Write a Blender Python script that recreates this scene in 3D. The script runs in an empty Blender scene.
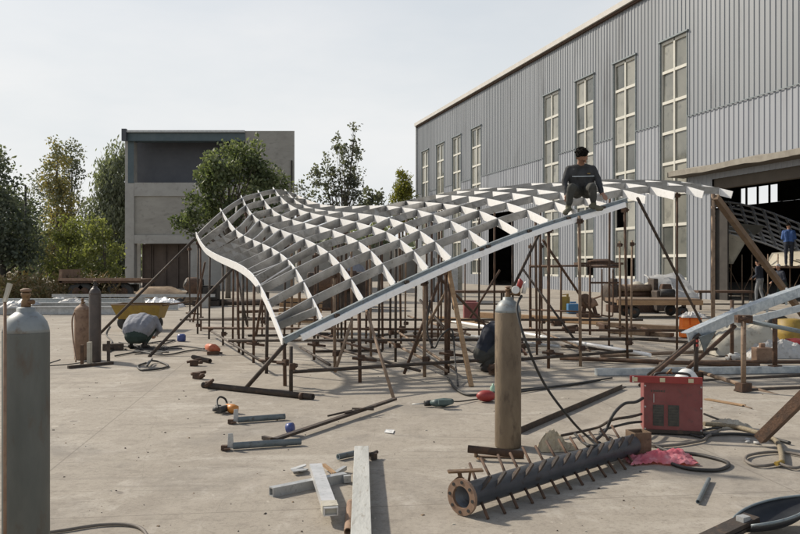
import bpy, bmesh, math, random
from mathutils import Vector, Matrix, Quaternion
from mathutils.bvhtree import BVHTree
from mathutils import noise as mnoise
random.seed(7)
R = math.radians
V = Vector
scene = bpy.context.scene
col = scene.collection
CAMZ = 1.54; F = 780.0

# ---------------------------------------------------------------- survey helpers (photo sight lines -> metres)
def P(px, py, d):
    return V(((px-400)/F*d, d, CAMZ-(py-265)/F*d))
def G(px, py, z=0.0):
    d = (CAMZ-z)*F/(py-265)
    return V(((px-400)/F*d, d, z))

# ---------------------------------------------------------------- materials
def mat(name, c, c2=None, rough=.7, metal=0.0, scale=6.0, c3=None, s3=40.0, bump=0.0, bscale=60.0, spec=.5, stretch=None, lo=.35, hi=.65, trans=0.0):
    m = bpy.data.materials.new(name); m.use_nodes = True
    nt = m.node_tree; nd = nt.nodes; lk = nt.links
    b = nd['Principled BSDF']
    b.inputs['Roughness'].default_value = rough
    b.inputs['Metallic'].default_value = metal
    b.inputs['Specular IOR Level'].default_value = spec
    b.inputs['Base Color'].default_value = (*c, 1)
    tc = nd.new('ShaderNodeTexCoord')
    src = tc.outputs['Object']
    if stretch:
        mp = nd.new('ShaderNodeMapping'); mp.inputs['Scale'].default_value = stretch
        lk.new(src, mp.inputs['Vector']); src = mp.outputs['Vector']
    cur = None
    def layer(ca, cb, sc, lo, hi):
        n = nd.new('ShaderNodeTexNoise'); n.inputs['Scale'].default_value = sc; n.inputs['Detail'].default_value = 6; n.inputs['Roughness'].default_value = .62
        lk.new(src, n.inputs['Vector'])
        r = nd.new('ShaderNodeMapRange'); r.inputs['From Min'].default_value = lo; r.inputs['From Max'].default_value = hi
        lk.new(n.outputs['Fac'], r.inputs['Value'])
        x = nd.new('ShaderNodeMix'); x.data_type = 'RGBA'
        lk.new(r.outputs['Result'], x.inputs['Factor'])
        if ca is None: lk.new(cur, x.inputs[6])
        else: x.inputs[6].default_value = (*ca, 1)
        x.inputs[7].default_value = (*cb, 1)
        return x.outputs[2]
    if c2 is not None:
        cur = layer(c, c2, scale, lo, hi)
        if c3 is not None:
            cur = layer(None, c3, s3, .55, .72)
        lk.new(cur, b.inputs['Base Color'])
    if bump:
        n = nd.new('ShaderNodeTexNoise'); n.inputs['Scale'].default_value = bscale; n.inputs['Detail'].default_value = 5
        lk.new(src, n.inputs['Vector'])
        bp = nd.new('ShaderNodeBump'); bp.inputs['Strength'].default_value = bump; bp.inputs['Distance'].default_value = .02
        lk.new(n.outputs['Fac'], bp.inputs['Height']); lk.new(bp.outputs['Normal'], b.inputs['Normal'])
    if trans:
        t = nd.new('ShaderNodeBsdfTranslucent'); ms = nd.new('ShaderNodeMixShader'); ms.inputs[0].default_value = trans
        t.inputs['Color'].default_value = (c[0]*1.6, c[1]*1.7, c[2]*.9, 1)
        out = nd['Material Output']
        lk.new(b.outputs[0], ms.inputs[1]); lk.new(t.outputs[0], ms.inputs[2]); lk.new(ms.outputs[0], out.inputs['Surface'])
    return m

M = {}
M['galv'] = mat('galvanised_steel_lit', (.88,.88,.87), (.95,.95,.94), .36, .12, 9, (.74,.73,.71), 20)  # whitened so the ribs look sunlit, light put into the colour
M['galvshade'] = mat('galvanised_bar_shaded', (.21,.207,.197), (.33,.33,.325), .32, .45, 4, (.13,.122,.11), 16)  # same galvanised strip darkened, shade put into the bar colour
M['galvmid'] = mat('galvanised_box_tube', (.46,.47,.47), (.60,.60,.60), .4, .4, 8, (.34,.34,.33), 26)
M['galvdull'] = mat('galvanised_dull', (.34,.35,.35), (.48,.49,.49), .45, .4, 8, (.25,.25,.24), 30)
M['galvblue'] = mat('galvanised_spangle', (.33,.38,.42), (.52,.56,.58), .38, .45, 12, (.22,.25,.28), 5)
M['rust'] = mat('rusty_tube', (.065,.040,.027), (.125,.070,.042), .8, .1, 9, (.05,.033,.025), 26, .25)
M['rustl'] = mat('rusty_tube_pale', (.19,.13,.09), (.27,.2,.14), .8, .1, 8, (.10,.06,.04), 20, .2)
M['rustd'] = mat('dark_tube', (.04,.033,.028), (.075,.055,.042), .7, .2, 9, (.11,.07,.045), 18, .2)
M['coupler'] = mat('coupler_iron', (.05,.033,.025), (.11,.06,.035), .8, .2, 20)
M['wood'] = mat('raw_timber', (.27,.17,.09), (.36,.235,.13), .8, 0, 5, (.19,.11,.06), 14, .2, stretch=(1,1,6))
M['woodo'] = mat('weathered_timber', (.12,.08,.052), (.18,.125,.08), .85, 0, 5, (.10,.065,.04), 12, .2)
M['board'] = mat('grey_board', (.46,.42,.33), (.56,.52,.42), .8, 0, 2, (.33,.30,.23), 8)
M['cylgrey'] = mat('grey_cylinder_paint', (.085,.093,.085), (.125,.13,.118), .55, .1, 5, (.09,.065,.045), 9, .08, stretch=(1,1,.35))
M['cylshoulder'] = mat('pale_shoulder_paint', (.20,.225,.235), (.28,.305,.31), .5, .1, 6, (.15,.13,.11), 16)
M['cylbrown'] = mat('brown_cylinder_paint', (.125,.092,.06), (.215,.165,.11), .6, .05, 5, (.06,.04,.028), 13, .15, stretch=(1,1,.35))
M['cylred'] = mat('rust_cylinder_paint', (.19,.115,.075), (.28,.19,.13), .7, .05, 6, (.12,.07,.05), 14)
M['cyldark'] = mat('dark_cylinder_paint', (.05,.042,.04), (.085,.068,.06), .5, .1, 6)
M['brass'] = mat('dirty_brass', (.22,.14,.07), (.13,.075,.045), .5, .5, 30)
M['black'] = mat('black_rubber', (.018,.018,.018), (.035,.033,.03), .6, 0, 20)
M['hosegrey'] = mat('dusty_hose', (.11,.095,.08), (.17,.15,.13), .7, 0, 10)
M['hosetan'] = mat('braided_hose', (.27,.23,.16), (.15,.12,.08), .8, 0, 60)
M['red'] = mat('red_welder_paint', (.185,.048,.046), (.235,.078,.072), .6, .0, 5, (.125,.06,.055), 18)
M['redb'] = mat('red_plastic', (.24,.022,.02), (.28,.036,.03), .5, 0, 6)
M['white'] = mat('white_plastic', (.72,.72,.70), (.6,.6,.58), .5, 0, 5)
M['whitesheet'] = mat('white_sheet', (.38,.375,.36), (.47,.465,.45), .6, 0, 4, (.25,.235,.21), 10)
M['tarp'] = mat('pale_canvas', (.36,.335,.275), (.45,.425,.36), .85, 0, 3, (.25,.215,.165), 9, .3, 20)
M['cream'] = mat('cream_label', (.6,.55,.35), (.5,.45,.3), .5)
M['vent'] = mat('vent_dark', (.045,.045,.04), (.085,.08,.065), .6, .1, 30)
M['pipe'] = mat('oiled_pipe', (.07,.08,.095), (.115,.125,.14), .42, .35, 6, (.06,.05,.045), 15, .1)
M['pink'] = mat('pink_film', (.60,.13,.18), (.72,.30,.34), .35, 0, 9, (.80,.55,.57), 16, .5, 18, trans=.35)
M['orange'] = mat('orange_fabric', (.85,.18,.02), (.9,.25,.04), .7, 0, 6)
M['yellow'] = mat('yellow_paint', (.30,.20,.03), (.22,.145,.03), .6, 0, 6, (.16,.10,.05), 14)
M['blue'] = mat('blue_plastic', (.04,.06,.20), (.06,.09,.25), .4, 0, 9)
M['teal'] = mat('teal_plastic', (.05,.085,.085), (.08,.115,.11), .5, 0, 20)
M['greyblue'] = mat('grey_blue_steel', (.15,.185,.20), (.22,.25,.26), .5, .3, 8, (.10,.09,.08), 24)
M['sand'] = mat('brown_sand', (.22,.16,.105), (.28,.21,.14), .95, 0, 3, (.16,.11,.07), 12, .5, 12)
M['conc'] = mat('board_marked_concrete', (.27,.26,.235), (.33,.32,.29), .9, 0, .8, (.225,.215,.195), 2.5, .15, 10, stretch=(1,1,2.2))
M['concl'] = mat('smooth_concrete', (.31,.305,.285), (.37,.365,.345), .9, 0, 1.1, (.26,.25,.235), 3)
M['tealsteel'] = mat('teal_painted_steel', (.055,.085,.10), (.075,.105,.12), .5, .1, 2)
M['slate'] = mat('slate_panel', (.060,.066,.082), (.075,.082,.098), .6, 0, 1.5)
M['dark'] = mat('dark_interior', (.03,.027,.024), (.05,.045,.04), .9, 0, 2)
M['brownboard'] = mat('brown_shutter', (.085,.065,.055), (.115,.09,.075), .8, 0, 2)
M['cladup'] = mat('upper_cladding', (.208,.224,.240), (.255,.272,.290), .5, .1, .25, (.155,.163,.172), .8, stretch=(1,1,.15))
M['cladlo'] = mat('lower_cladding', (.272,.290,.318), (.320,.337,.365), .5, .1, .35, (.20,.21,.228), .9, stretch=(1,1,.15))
M['trim'] = mat('roof_trim', (.45,.44,.41), (.52,.5,.47), .6, 0, 2)
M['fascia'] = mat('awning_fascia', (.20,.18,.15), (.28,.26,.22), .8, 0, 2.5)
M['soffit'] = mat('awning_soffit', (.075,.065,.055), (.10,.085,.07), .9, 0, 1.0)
M['frame'] = mat('cream_window_frame', (.54,.53,.47), (.60,.59,.53), .5, 0, 3)
M['glass'] = mat('grey_reflection_glass', (.145,.15,.135), (.21,.21,.185), .07, 0, .5, (.075,.08,.075), 1.2, spec=.7)  # grey-beige base stands in for reflected hazy surroundings
M['glass2'] = mat('pale_reflection_glass', (.24,.24,.21), (.31,.305,.265), .10, 0, .6, (.13,.13,.12), 1.5, spec=.7)  # paler pane, a brighter reflection painted into the base colour
M['glass3'] = mat('dark_reflection_glass', (.06,.066,.062), (.11,.115,.105), .06, 0, .6, (.04,.045,.04), 1.8, spec=.8)  # darker pane, a dim reflection painted into the base colour
M['skin'] = mat('skin', (.28,.15,.10), (.32,.18,.12), .6)
M['hair'] = mat('black_hair', (.008,.007,.006), (.016,.014,.012), .9, 0, 60, spec=.1)
M['cloth_char'] = mat('charcoal_workwear', (.030,.032,.034), (.046,.048,.052), .85, 0, 9, bump=.3, bscale=25)
M['cloth_gr'] = mat('grey_trousers', (.040,.042,.038), (.062,.063,.057), .9, 0, 8, bump=.3, bscale=25)
M['cloth_bl'] = mat('grey_blue_shirt', (.17,.18,.21), (.25,.26,.29), .85, 0, 9, bump=.4, bscale=18)
M['cloth_navy'] = mat('navy_jacket', (.012,.017,.03), (.024,.03,.045), .85, 0, 9, bump=.3, bscale=25)
M['cloth_cobalt'] = mat('blue_jacket', (.035,.085,.24), (.05,.11,.29), .8, 0, 9)
M['cloth_jean'] = mat('faded_jeans', (.16,.17,.18), (.22,.23,.24), .9, 0, 9)
M['cloth_green'] = mat('dark_green_trousers', (.02,.035,.03), (.03,.05,.042), .9, 0, 9)
M['shoe'] = mat('black_shoe', (.02,.018,.016), (.04,.035,.03), .7)
M['shoeo'] = mat('olive_shoe', (.10,.095,.06), (.14,.13,.09), .8)
M['bark'] = mat('tree_bark', (.09,.075,.06), (.14,.12,.10), .9, 0, 12)
M['barkd'] = mat('dark_bark', (.03,.027,.024), (.05,.045,.038), .9, 0, 12)
def leafmats(n, cs, tr=.35):  # distant sets lightened and greyed, haze painted into the leaf colour
    return [mat(n, c, tuple(x*1.25 for x in c), .6, 0, .8, trans=tr, spec=.3) for c in cs]
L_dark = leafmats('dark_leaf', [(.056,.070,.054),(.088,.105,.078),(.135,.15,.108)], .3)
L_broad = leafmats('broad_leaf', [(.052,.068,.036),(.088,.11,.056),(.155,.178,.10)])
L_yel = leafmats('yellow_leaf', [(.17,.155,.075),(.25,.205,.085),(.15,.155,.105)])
L_will = leafmats('willow_leaf', [(.125,.14,.105),(.16,.178,.132),(.20,.215,.16)])  # pale grey-green with painted haze
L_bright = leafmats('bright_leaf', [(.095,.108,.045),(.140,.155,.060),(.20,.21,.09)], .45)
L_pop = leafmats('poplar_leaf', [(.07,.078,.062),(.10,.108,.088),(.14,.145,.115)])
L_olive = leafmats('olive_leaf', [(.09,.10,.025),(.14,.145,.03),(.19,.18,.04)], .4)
L_grass = leafmats('dry_grass', [(.14,.10,.05),(.11,.105,.045),(.19,.14,.075)], .2)

# ---------------------------------------------------------------- mesh builder
class MB:
    def __init__(s): s.v=[]; s.f=[]; s.m=[]; s.sm=[]
    def add(s, vs, fs, mi=0, smooth=False):
        o=len(s.v); s.v += [V(x) for x in vs]
        for f in fs: s.f.append([i+o for i in f]); s.m.append(mi); s.sm.append(smooth)
        return s
    def box(s, c, size, rot=None, mi=0, taper=1.0):
        x,y,z=[k/2 for k in size]; vs=[]
        for dz,t in ((-z,1.0),(z,taper)):
            for dx,dy in ((-x,-y),(x,-y),(x,y),(-x,y)): vs.append(V((dx*t,dy*t,dz)))
        if rot is not None: vs=[rot@k for k in vs]
        c=V(c); vs=[k+c for k in vs]
        return s.add(vs,[(3,2,1,0),(4,5,6,7),(0,1,5,4),(1,2,6,5),(2,3,7,6),(3,0,4,7)],mi)
    def bar(s, p, q, w, h, up=(0,0,1), mi=0):
        p=V(p);q=V(q);d=(q-p).normalized();up=V(up)
        if abs(d.dot(up))>.98: up=V((1,0,0))
        x=d.cross(up).normalized(); u=x.cross(d).normalized(); vs=[]
        for c in (p,q):
            for a,b in ((-1,-1),(1,-1),(1,1),(-1,1)): vs.append(c+x*a*w/2+u*b*h/2)
        return s.add(vs,[(3,2,1,0),(4,5,6,7),(0,1,5,4),(1,2,6,5),(2,3,7,6),(3,0,4,7)],mi)
    def tube(s, pts, r, n=8, mi=0, caps=True, hollow=0):
        pts=[V(p) for p in pts]; k=len(pts); rs=r if isinstance(r,(list,tuple)) else [r]*k
        vs=[]; fs=[]; prev=None
        for i,p in enumerate(pts):
            d=(pts[min(i+1,k-1)]-pts[max(i-1,0)])
            d=d.normalized() if d.length>1e-9 else V((0,0,1))
            if prev is None:
                a=V((0,0,1)) if abs(d.z)<.9 else V((1,0,0)); x=d.cross(a).normalized()
            else:
                x=(prev-d*prev.dot(d)); x=x.normalized() if x.length>1e-6 else d.orthogonal().normalized()
            prev=x; y=d.cross(x)
            for j in range(n):
                t=2*math.pi*j/n; vs.append(p+(x*math.cos(t)+y*math.sin(t))*rs[i])
        for i in range(k-1):
            for j in range(n):
                fs.append((i*n+j,i*n+(j+1)%n,(i+1)*n+(j+1)%n,(i+1)*n+j))
        s.add(vs,fs,mi,True)
        if caps:
            o=len(s.v)-k*n
            if hollow:
                for base,pp,sg in ((o,pts[0],1),(o+(k-1)*n,pts[-1],-1)):
                    dd=(pts[1]-pts[0]).normalized() if sg==1 else (pts[-1]-pts[-2]).normalized()*-1
                    ring=s.v[base:base+n]
                    inn=[pp+(q-pp)*hollow for q in ring]; deep=[q+dd*min(.15,(pts[1]-pts[0]).length*.4) for q in inn]
                    b2=len(s.v); s.v+=inn+deep
                    for j in range(n):
                        j2=(j+1)%n
                        s.f.append([base+j,base+j2,b2+j2,b2+j]); s.f.append([b2+j,b2+j2,b2+n+j2,b2+n+j]); s.m+=[mi,mi]; s.sm+=[False,True]
                    s.f.append([b2+n+j for j in range(n)]); s.m.append(mi); s.sm.append(False)
            else:
                s.f.append([o+j for j in range(n)][::-1]); s.f.append([o+(k-1)*n+j for j in range(n)]); s.m+=[mi,mi]; s.sm+=[False,False]
        return s
    def lathe(s, base, prof, n=24, axis=(0,0,1), mi=0):
        base=V(base); a=V(axis).normalized(); x=a.orthogonal().normalized(); y=a.cross(x); vs=[];fs=[]
        for r,z in prof:
            for j in range(n):
                t=2*math.pi*j/n; vs.append(base+a*z+(x*math.cos(t)+y*math.sin(t))*max(r,1e-4))
        for i in range(len(prof)-1):
            for j in range(n): fs.append((i*n+j,i*n+(j+1)%n,(i+1)*n+(j+1)%n,(i+1)*n+j))
        s.add(vs,fs,mi,True)
        o=len(s.v)-len(vs)
        s.f.append([o+j for j in range(n)][::-1]); s.f.append([o+(len(prof)-1)*n+j for j in range(n)]); s.m+=[mi,mi]; s.sm+=[False,False]
        return s
    def ell(s, c, rad, rot=None, n=12, mi=0, jit=0.0):
        c=V(c); vs=[];fs=[]; m=n//2
        for i in range(m+1):
            ph=math.pi*i/m
            for j in range(n):
                t=2*math.pi*j/n
                k=V((math.sin(ph)*math.cos(t),math.sin(ph)*math.sin(t),math.cos(ph)))
                if jit: k=k*(1+jit*mnoise.noise(k*2.3+c*3.1))
                k=V((k.x*rad[0],k.y*rad[1],k.z*rad[2]))
                vs.append((rot@k if rot is not None else k)+c)
        for i in range(m):
            for j in range(n): fs.append((i*n+j,(i+1)*n+j,(i+1)*n+(j+1)%n,i*n+(j+1)%n))
        return s.add(vs,fs,mi,True)
    def plate(s, pts, thick, mi=0):
        pts=[V(p) for p in pts]; nrm=(pts[1]-pts[0]).cross(pts[-1]-pts[0]).normalized(); n=len(pts)
        vs=[p+nrm*thick/2 for p in pts]+[p-nrm*thick/2 for p in pts]
        fs=[tuple(range(n)),tuple(range(2*n-1,n-1,-1))]+[(i,i+n,(i+1)%n+n,(i+1)%n) for i in range(n)]
        return s.add(vs,fs,mi)

def wloc(o):
    l=V((0,0,0))
    while o is not None: l=l+o.location; o=o.parent
    return l
def mesh_of(name, mb, mats, off):
    me=bpy.data.meshes.new(name)
    me.from_pydata([tuple(v-off) for v in mb.v],[],mb.f)
    for m in (mats if isinstance(mats,list) else [mats]): me.materials.append(m)
    me.polygons.foreach_set('material_index', mb.m)
    me.polygons.foreach_set('use_smooth', mb.sm)
    me.update()
    return me
def setp(o, label=None, cat=None, group=None, kind=None):
    if label: o['label']=label
    if cat: o['category']=cat
    if group: o['group']=group
    if kind: o['kind']=kind
    return o
def obj(name, mb, mats, parent=None, loc=(0,0,0), bevel=0):
    loc=V(loc)
    off = wloc(parent) if parent is not None else loc
    o=bpy.data.objects.new(name, mesh_of(name, mb, mats, off)); col.objects.link(o)
    if parent is not None: o.parent=parent
    else: o.location=loc
    if bevel:
        b=o.modifiers.new('Bevel','BEVEL'); b.width=bevel; b.segments=2; b.limit_method='ANGLE'
    return o
def thing(name, label, cat, loc=(0,0,0), group=None):
    o=bpy.data.objects.new(name,None); col.objects.link(o); o.location=loc; o.empty_display_size=.1
    return setp(o,label,cat,group)
def single(name, mb, mats, label, cat, loc, group=None, bevel=0):
    return setp(obj(name,mb,mats,None,loc,bevel),label,cat,group)
def dup(root, loc, rotz=None, label=None):
    r=root.copy(); col.objects.link(r); r.location=loc
    if rotz is not None: r.rotation_euler=(0,0,rotz)
    if label: r['label']=label
    for ch in root.children:
        c=ch.copy(); col.objects.link(c); c.parent=r
        for g in ch.children:
            d=g.copy(); col.objects.link(d); d.parent=c
    return r
def spline(pts, k=8, closed=False):
    pts=[V(p) for p in pts]; n=len(pts); out=[]
    for i in range(n-1):
        p0=pts[max(i-1,0)];p1=pts[i];p2=pts[i+1];p3=pts[min(i+2,n-1)]
        for j in range(k):
            t=j/k
            out.append(.5*((2*p1)+(p2-p0)*t+(2*p0-5*p1+4*p2-p3)*t*t+(3*p1-p0-3*p2+p3)*t**3))
    out.append(pts[-1]); return out
def hose(name, pts, r, m, label, group=None, cat='hose'):
    mb=MB().tube(spline(pts,8),r,8)
    c=V(pts[0]); return single(name,mb,m,label,cat,(c.x,c.y,0),group)
def rotz(a): return Matrix.Rotation(a,3,'Z')

def crumple(c,w,d,h,seed,amp=1.0,nx=26,ny=18,rot=0.0,mb=None):
    """a heap of creased sheet: ridged folds over a low dome, touching the ground at its rim"""
    mb=mb or MB(); c=V(c); vs=[];fs=[]; rr=rotz(rot); o=V((seed*3.7,seed*1.3,seed*.7))
    for j in range(ny+1):
        for i in range(nx+1):
            u=i/nx*2-1; v=j/ny*2-1
            a=math.atan2(v,u); rad=1+.28*mnoise.noise(V((math.cos(a)*1.3,math.sin(a)*1.3,seed)))
            dome=max(0,(1-u*u)*(1-v*v))
            r1=1-abs(mnoise.noise(V((u*2.1,v*1.8,0))+o))*2; r2=1-abs(mnoise.noise(V((u*4.6,v*4.2,3))+o))*2
            z=h*dome**.6*(.45+.38*r1*amp+.20*r2*amp)
            vs.append(c+rr@V((u*w*rad+.06*w*mnoise.noise(V((u*3,v*3,9))+o),v*d*rad+.06*d*mnoise.noise(V((u*3,v*3,5))+o),max(.004,z))))
    for j in range(ny):
        for i in range(nx):
            q=j*(nx+1)+i; fs.append((q,q+1,q+nx+2,q+nx+1))
    return mb.add(vs,fs,0,False)
# ---------------------------------------------------------------- camera, sky, sun
cam=bpy.data.cameras.new('camera'); cam.sensor_width=36; cam.lens=36*F/800; cam.shift_y=-2/800; cam.clip_end=3000; cam.clip_start=.05
co=bpy.data.objects.new('camera',cam); col.objects.link(co); co.location=(0,0,CAMZ); co.rotation_euler=(R(90),0,0); scene.camera=co
SUNV=V((-.85,.53,0)).normalized(); EL=R(38)
SUNV=V((SUNV.x*math.cos(EL),SUNV.y*math.cos(EL),math.sin(EL)))
sl=bpy.data.lights.new('sun','SUN'); sl.energy=4.8; sl.angle=R(2.4); sl.color=(1,.91,.78)
so=bpy.data.objects.new('sun',sl); col.objects.link(so); so.rotation_euler=SUNV.to_track_quat('Z','Y').to_euler(); so.location=(-20,20,30)
w=bpy.data.worlds.new('World'); scene.world=w; w.use_nodes=True
nt=w.node_tree; nd=nt.nodes; lk=nt.links; nd.clear()
out=nd.new('ShaderNodeOutputWorld'); bg=nd.new('ShaderNodeBackground'); bg.inputs['Strength'].default_value=.1
sky=nd.new('ShaderNodeTexSky'); sky.sky_type='NISHITA'; sky.sun_disc=False; sky.sun_elevation=EL; sky.sun_rotation=math.atan2(SUNV.x,SUNV.y)
sky.air_density=1.2; sky.dust_density=2.5; sky.ozone_density=1.5
tc=nd.new('ShaderNodeTexCoord'); sp=nd.new('ShaderNodeSeparateXYZ'); lk.new(tc.outputs['Generated'],sp.inputs[0])
mr=nd.new('ShaderNodeMapRange'); mr.inputs['From Min'].default_value=.18; mr.inputs['From Max'].default_value=.8; mr.inputs['To Min'].default_value=.94; mr.inputs['To Max'].default_value=.12
lk.new(sp.outputs['Z'],mr.inputs['Value'])
nz=nd.new('ShaderNodeTexNoise'); nz.inputs['Scale'].default_value=3.0; nz.inputs['Detail'].default_value=7; nz.inputs['Roughness'].default_value=.55
mp=nd.new('ShaderNodeMapping'); mp.inputs['Scale'].default_value=(1,1,3.2); lk.new(tc.outputs['Generated'],mp.inputs[0]); lk.new(mp.outputs[0],nz.inputs['Vector'])
mr2=nd.new('ShaderNodeMapRange'); mr2.inputs['From Min'].default_value=.35; mr2.inputs['From Max'].default_value=.7; mr2.inputs['To Min'].default_value=0; mr2.inputs['To Max'].default_value=1
lk.new(nz.outputs['Fac'],mr2.inputs['Value'])
hz=nd.new('ShaderNodeMix'); hz.data_type='RGBA'; hz.inputs[6].default_value=(8.0,8.3,8.5,1); hz.inputs[7].default_value=(9.2,9.2,9.15,1)
lk.new(mr2.outputs[0],hz.inputs['Factor'])
mx=nd.new('ShaderNodeMix'); mx.data_type='RGBA'; lk.new(mr.outputs[0],mx.inputs['Factor']); lk.new(sky.outputs[0],mx.inputs[6]); lk.new(hz.outputs[2],mx.inputs[7])
lk.new(mx.outputs[2],bg.inputs['Color']); lk.new(bg.outputs[0],out.inputs['Surface'])
scene.view_settings.view_transform='Standard'; scene.view_settings.look='None'; scene.view_settings.exposure=0
scene.cycles.max_bounces=6

# ---------------------------------------------------------------- ground
def concrete_ground():
    m=bpy.data.materials.new('yard_concrete'); m.use_nodes=True; nt=m.node_tree; nd=nt.nodes; lk=nt.links; b=nd['Principled BSDF']
    b.inputs['Roughness'].default_value=.85; b.inputs['Specular IOR Level'].default_value=.25
    tc=nd.new('ShaderNodeTexCoord'); src=tc.outputs['Object']
    def noise(sc,det=6,rg=.6,st=None,dist=0):
        n=nd.new('ShaderNodeTexNoise'); n.inputs['Scale'].default_value=sc; n.inputs['Detail'].default_value=det; n.inputs['Roughness'].default_value=rg; n.inputs['Distortion'].default_value=dist
        if st:
            mp=nd.new('ShaderNodeMapping'); mp.inputs['Scale'].default_value=st[:3]; mp.inputs['Rotation'].default_value=(0,0,st[3]); lk.new(src,mp.inputs[0]); lk.new(mp.outputs[0],n.inputs['Vector'])
        else: lk.new(src,n.inputs['Vector'])
        return n.outputs['Fac']
    def rng(x,a,b_,c=0,d=1):
        r=nd.new('ShaderNodeMapRange'); r.inputs['From Min'].default_value=a; r.inputs['From Max'].default_value=b_; r.inputs['To Min'].default_value=c; r.inputs['To Max'].default_value=d
        lk.new(x,r.inputs['Value']); return r.outputs[0]
    def mix(f,a,b_,mode='MIX'):
        x=nd.new('ShaderNodeMix'); x.data_type='RGBA'; x.blend_type=mode; lk.new(f,x.inputs['Factor'])
        for s,i in ((a,6),(b_,7)):
            if isinstance(s,tuple): x.inputs[i].default_value=(*s,1)
            else: lk.new(s,x.inputs[i])
        return x.outputs[2]
    c=mix(rng(noise(.35,7,.6),.35,.65),(.268,.240,.200),(.345,.312,.264))
    c=mix(rng(noise(1.6,9,.7,(1,.5,1,.5)),.50,.70,0,.85),c,(.215,.19,.16))
    c=mix(rng(noise(.8,8,.68,(.7,1.4,1,.35),.6),.52,.66,0,.8),c,(.43,.40,.35))
    c=mix(rng(noise(9,8,.8),.50,.66,0,.75),c,(.175,.152,.128))
    c=mix(rng(noise(38,5,.75),.52,.68,0,.7),c,(.145,.125,.105))
    c=mix(rng(noise(3.1,8,.75,(1,.6,1,1.1)),.56,.68,0,.7),c,(.42,.39,.345))
    c=mix(rng(noise(160,2,.5),.3,.7,0,.3),c,(.40,.36,.30))
    # oily, wetter patches where the welding is done
    c=mix(rng(noise(.55,7,.62,None,.5),.53,.68,0,.62),c,(.160,.147,.132))
    c=mix(rng(noise(1.3,4,.5,(.25,2.6,1,.9),2.2),.60,.66,0,.35),c,(.185,.165,.14))
    c=mix(rng(noise(5.5,3,.5,None,.4),.70,.74,0,.55),c,(.115,.10,.088))
    c=mix(rng(noise(7.5,3,.5,(1,1,1,2.0),.4),.71,.735,0,.6),c,(.46,.42,.36))
    # tyre tracks / drag marks
    wv=nd.new('ShaderNodeTexWave'); wv.inputs['Scale'].default_value=.22; wv.inputs['Distortion'].default_value=5; wv.inputs['Detail'].default_value=3; wv.inputs['Detail Scale'].default_value=.6
    mpw=nd.new('ShaderNodeMapping'); mpw.inputs['Rotation'].default_value=(0,0,.5); lk.new(src,mpw.inputs[0]); lk.new(mpw.outputs[0],wv.inputs['Vector'])
    c=mix(rng(wv.outputs['Fac'],.975,.998,0,.16),c,(.42,.38,.33))
    # hairline cracks
    vo=nd.new('ShaderNodeTexVoronoi'); vo.feature='DISTANCE_TO_EDGE'; vo.inputs['Scale'].default_value=.33
    nw=nd.new('ShaderNodeTexNoise'); nw.inputs['Scale'].default_value=1.7; nw.inputs['Detail'].default_value=5; lk.new(src,nw.inputs['Vector'])
    va=nd.new('ShaderNodeMix'); va.data_type='RGBA'; va.inputs['Factor'].default_value=.12; lk.new(src,va.inputs[6]); lk.new(nw.outputs['Color'],va.inputs[7]); lk.new(va.outputs[2],vo.inputs['Vector'])
    c=mix(rng(vo.outputs['Distance'],.0,.0012,.25,0),c,(.14,.12,.10))
    # joints between pours
    br=nd.new('ShaderNodeTexBrick'); br.inputs['Scale'].default_value=1; br.inputs['Mortar Size'].default_value=.008; br.inputs['Brick Width'].default_value=5.2; br.inputs['Row Height'].default_value=4.4; br.offset=0
    br.inputs['Mortar Smooth'].default_value=.3
    mpb=nd.new('ShaderNodeMapping'); mpb.inputs['Rotation'].default_value=(0,0,-.12); mpb.inputs['Location'].default_value=(1.9,-.55,0); lk.new(src,mpb.inputs[0]); lk.new(mpb.outputs[0],br.inputs['Vector'])
    c=mix(rng(br.outputs['Fac'],.3,1,0,.45),c,(.13,.112,.095))
    lk.new(c,b.inputs['Base Color'])
    bp=nd.new('ShaderNodeBump'); bp.inputs['Strength'].default_value=.35; bp.inputs['Distance'].default_value=.012
    ad=nd.new('ShaderNodeMath'); ad.operation='ADD'; lk.new(noise(14,6,.7),ad.inputs[0]); lk.new(noise(.9,3,.5),ad.inputs[1])
    lk.new(ad.outputs[0],bp.inputs['Height']); lk.new(bp.outputs['Normal'],b.inputs['Normal'])
    return m
setp(obj('concrete_yard',MB().add([(-80,-15,0),(60,-15,0),(60,120,0),(-80,120,0)],[(0,1,2,3)]),concrete_ground()),kind='structure')
M['earth']=mat('earth_ground',(.16,.13,.09),(.22,.18,.12),.95,0,.05)
setp(obj('ground',MB().add([(-2500,-600,-.03),(2500,-600,-.03),(2500,2800,-.03),(-2500,2800,-.03)],[(0,1,2,3)]),M['earth']),kind='structure')

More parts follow.
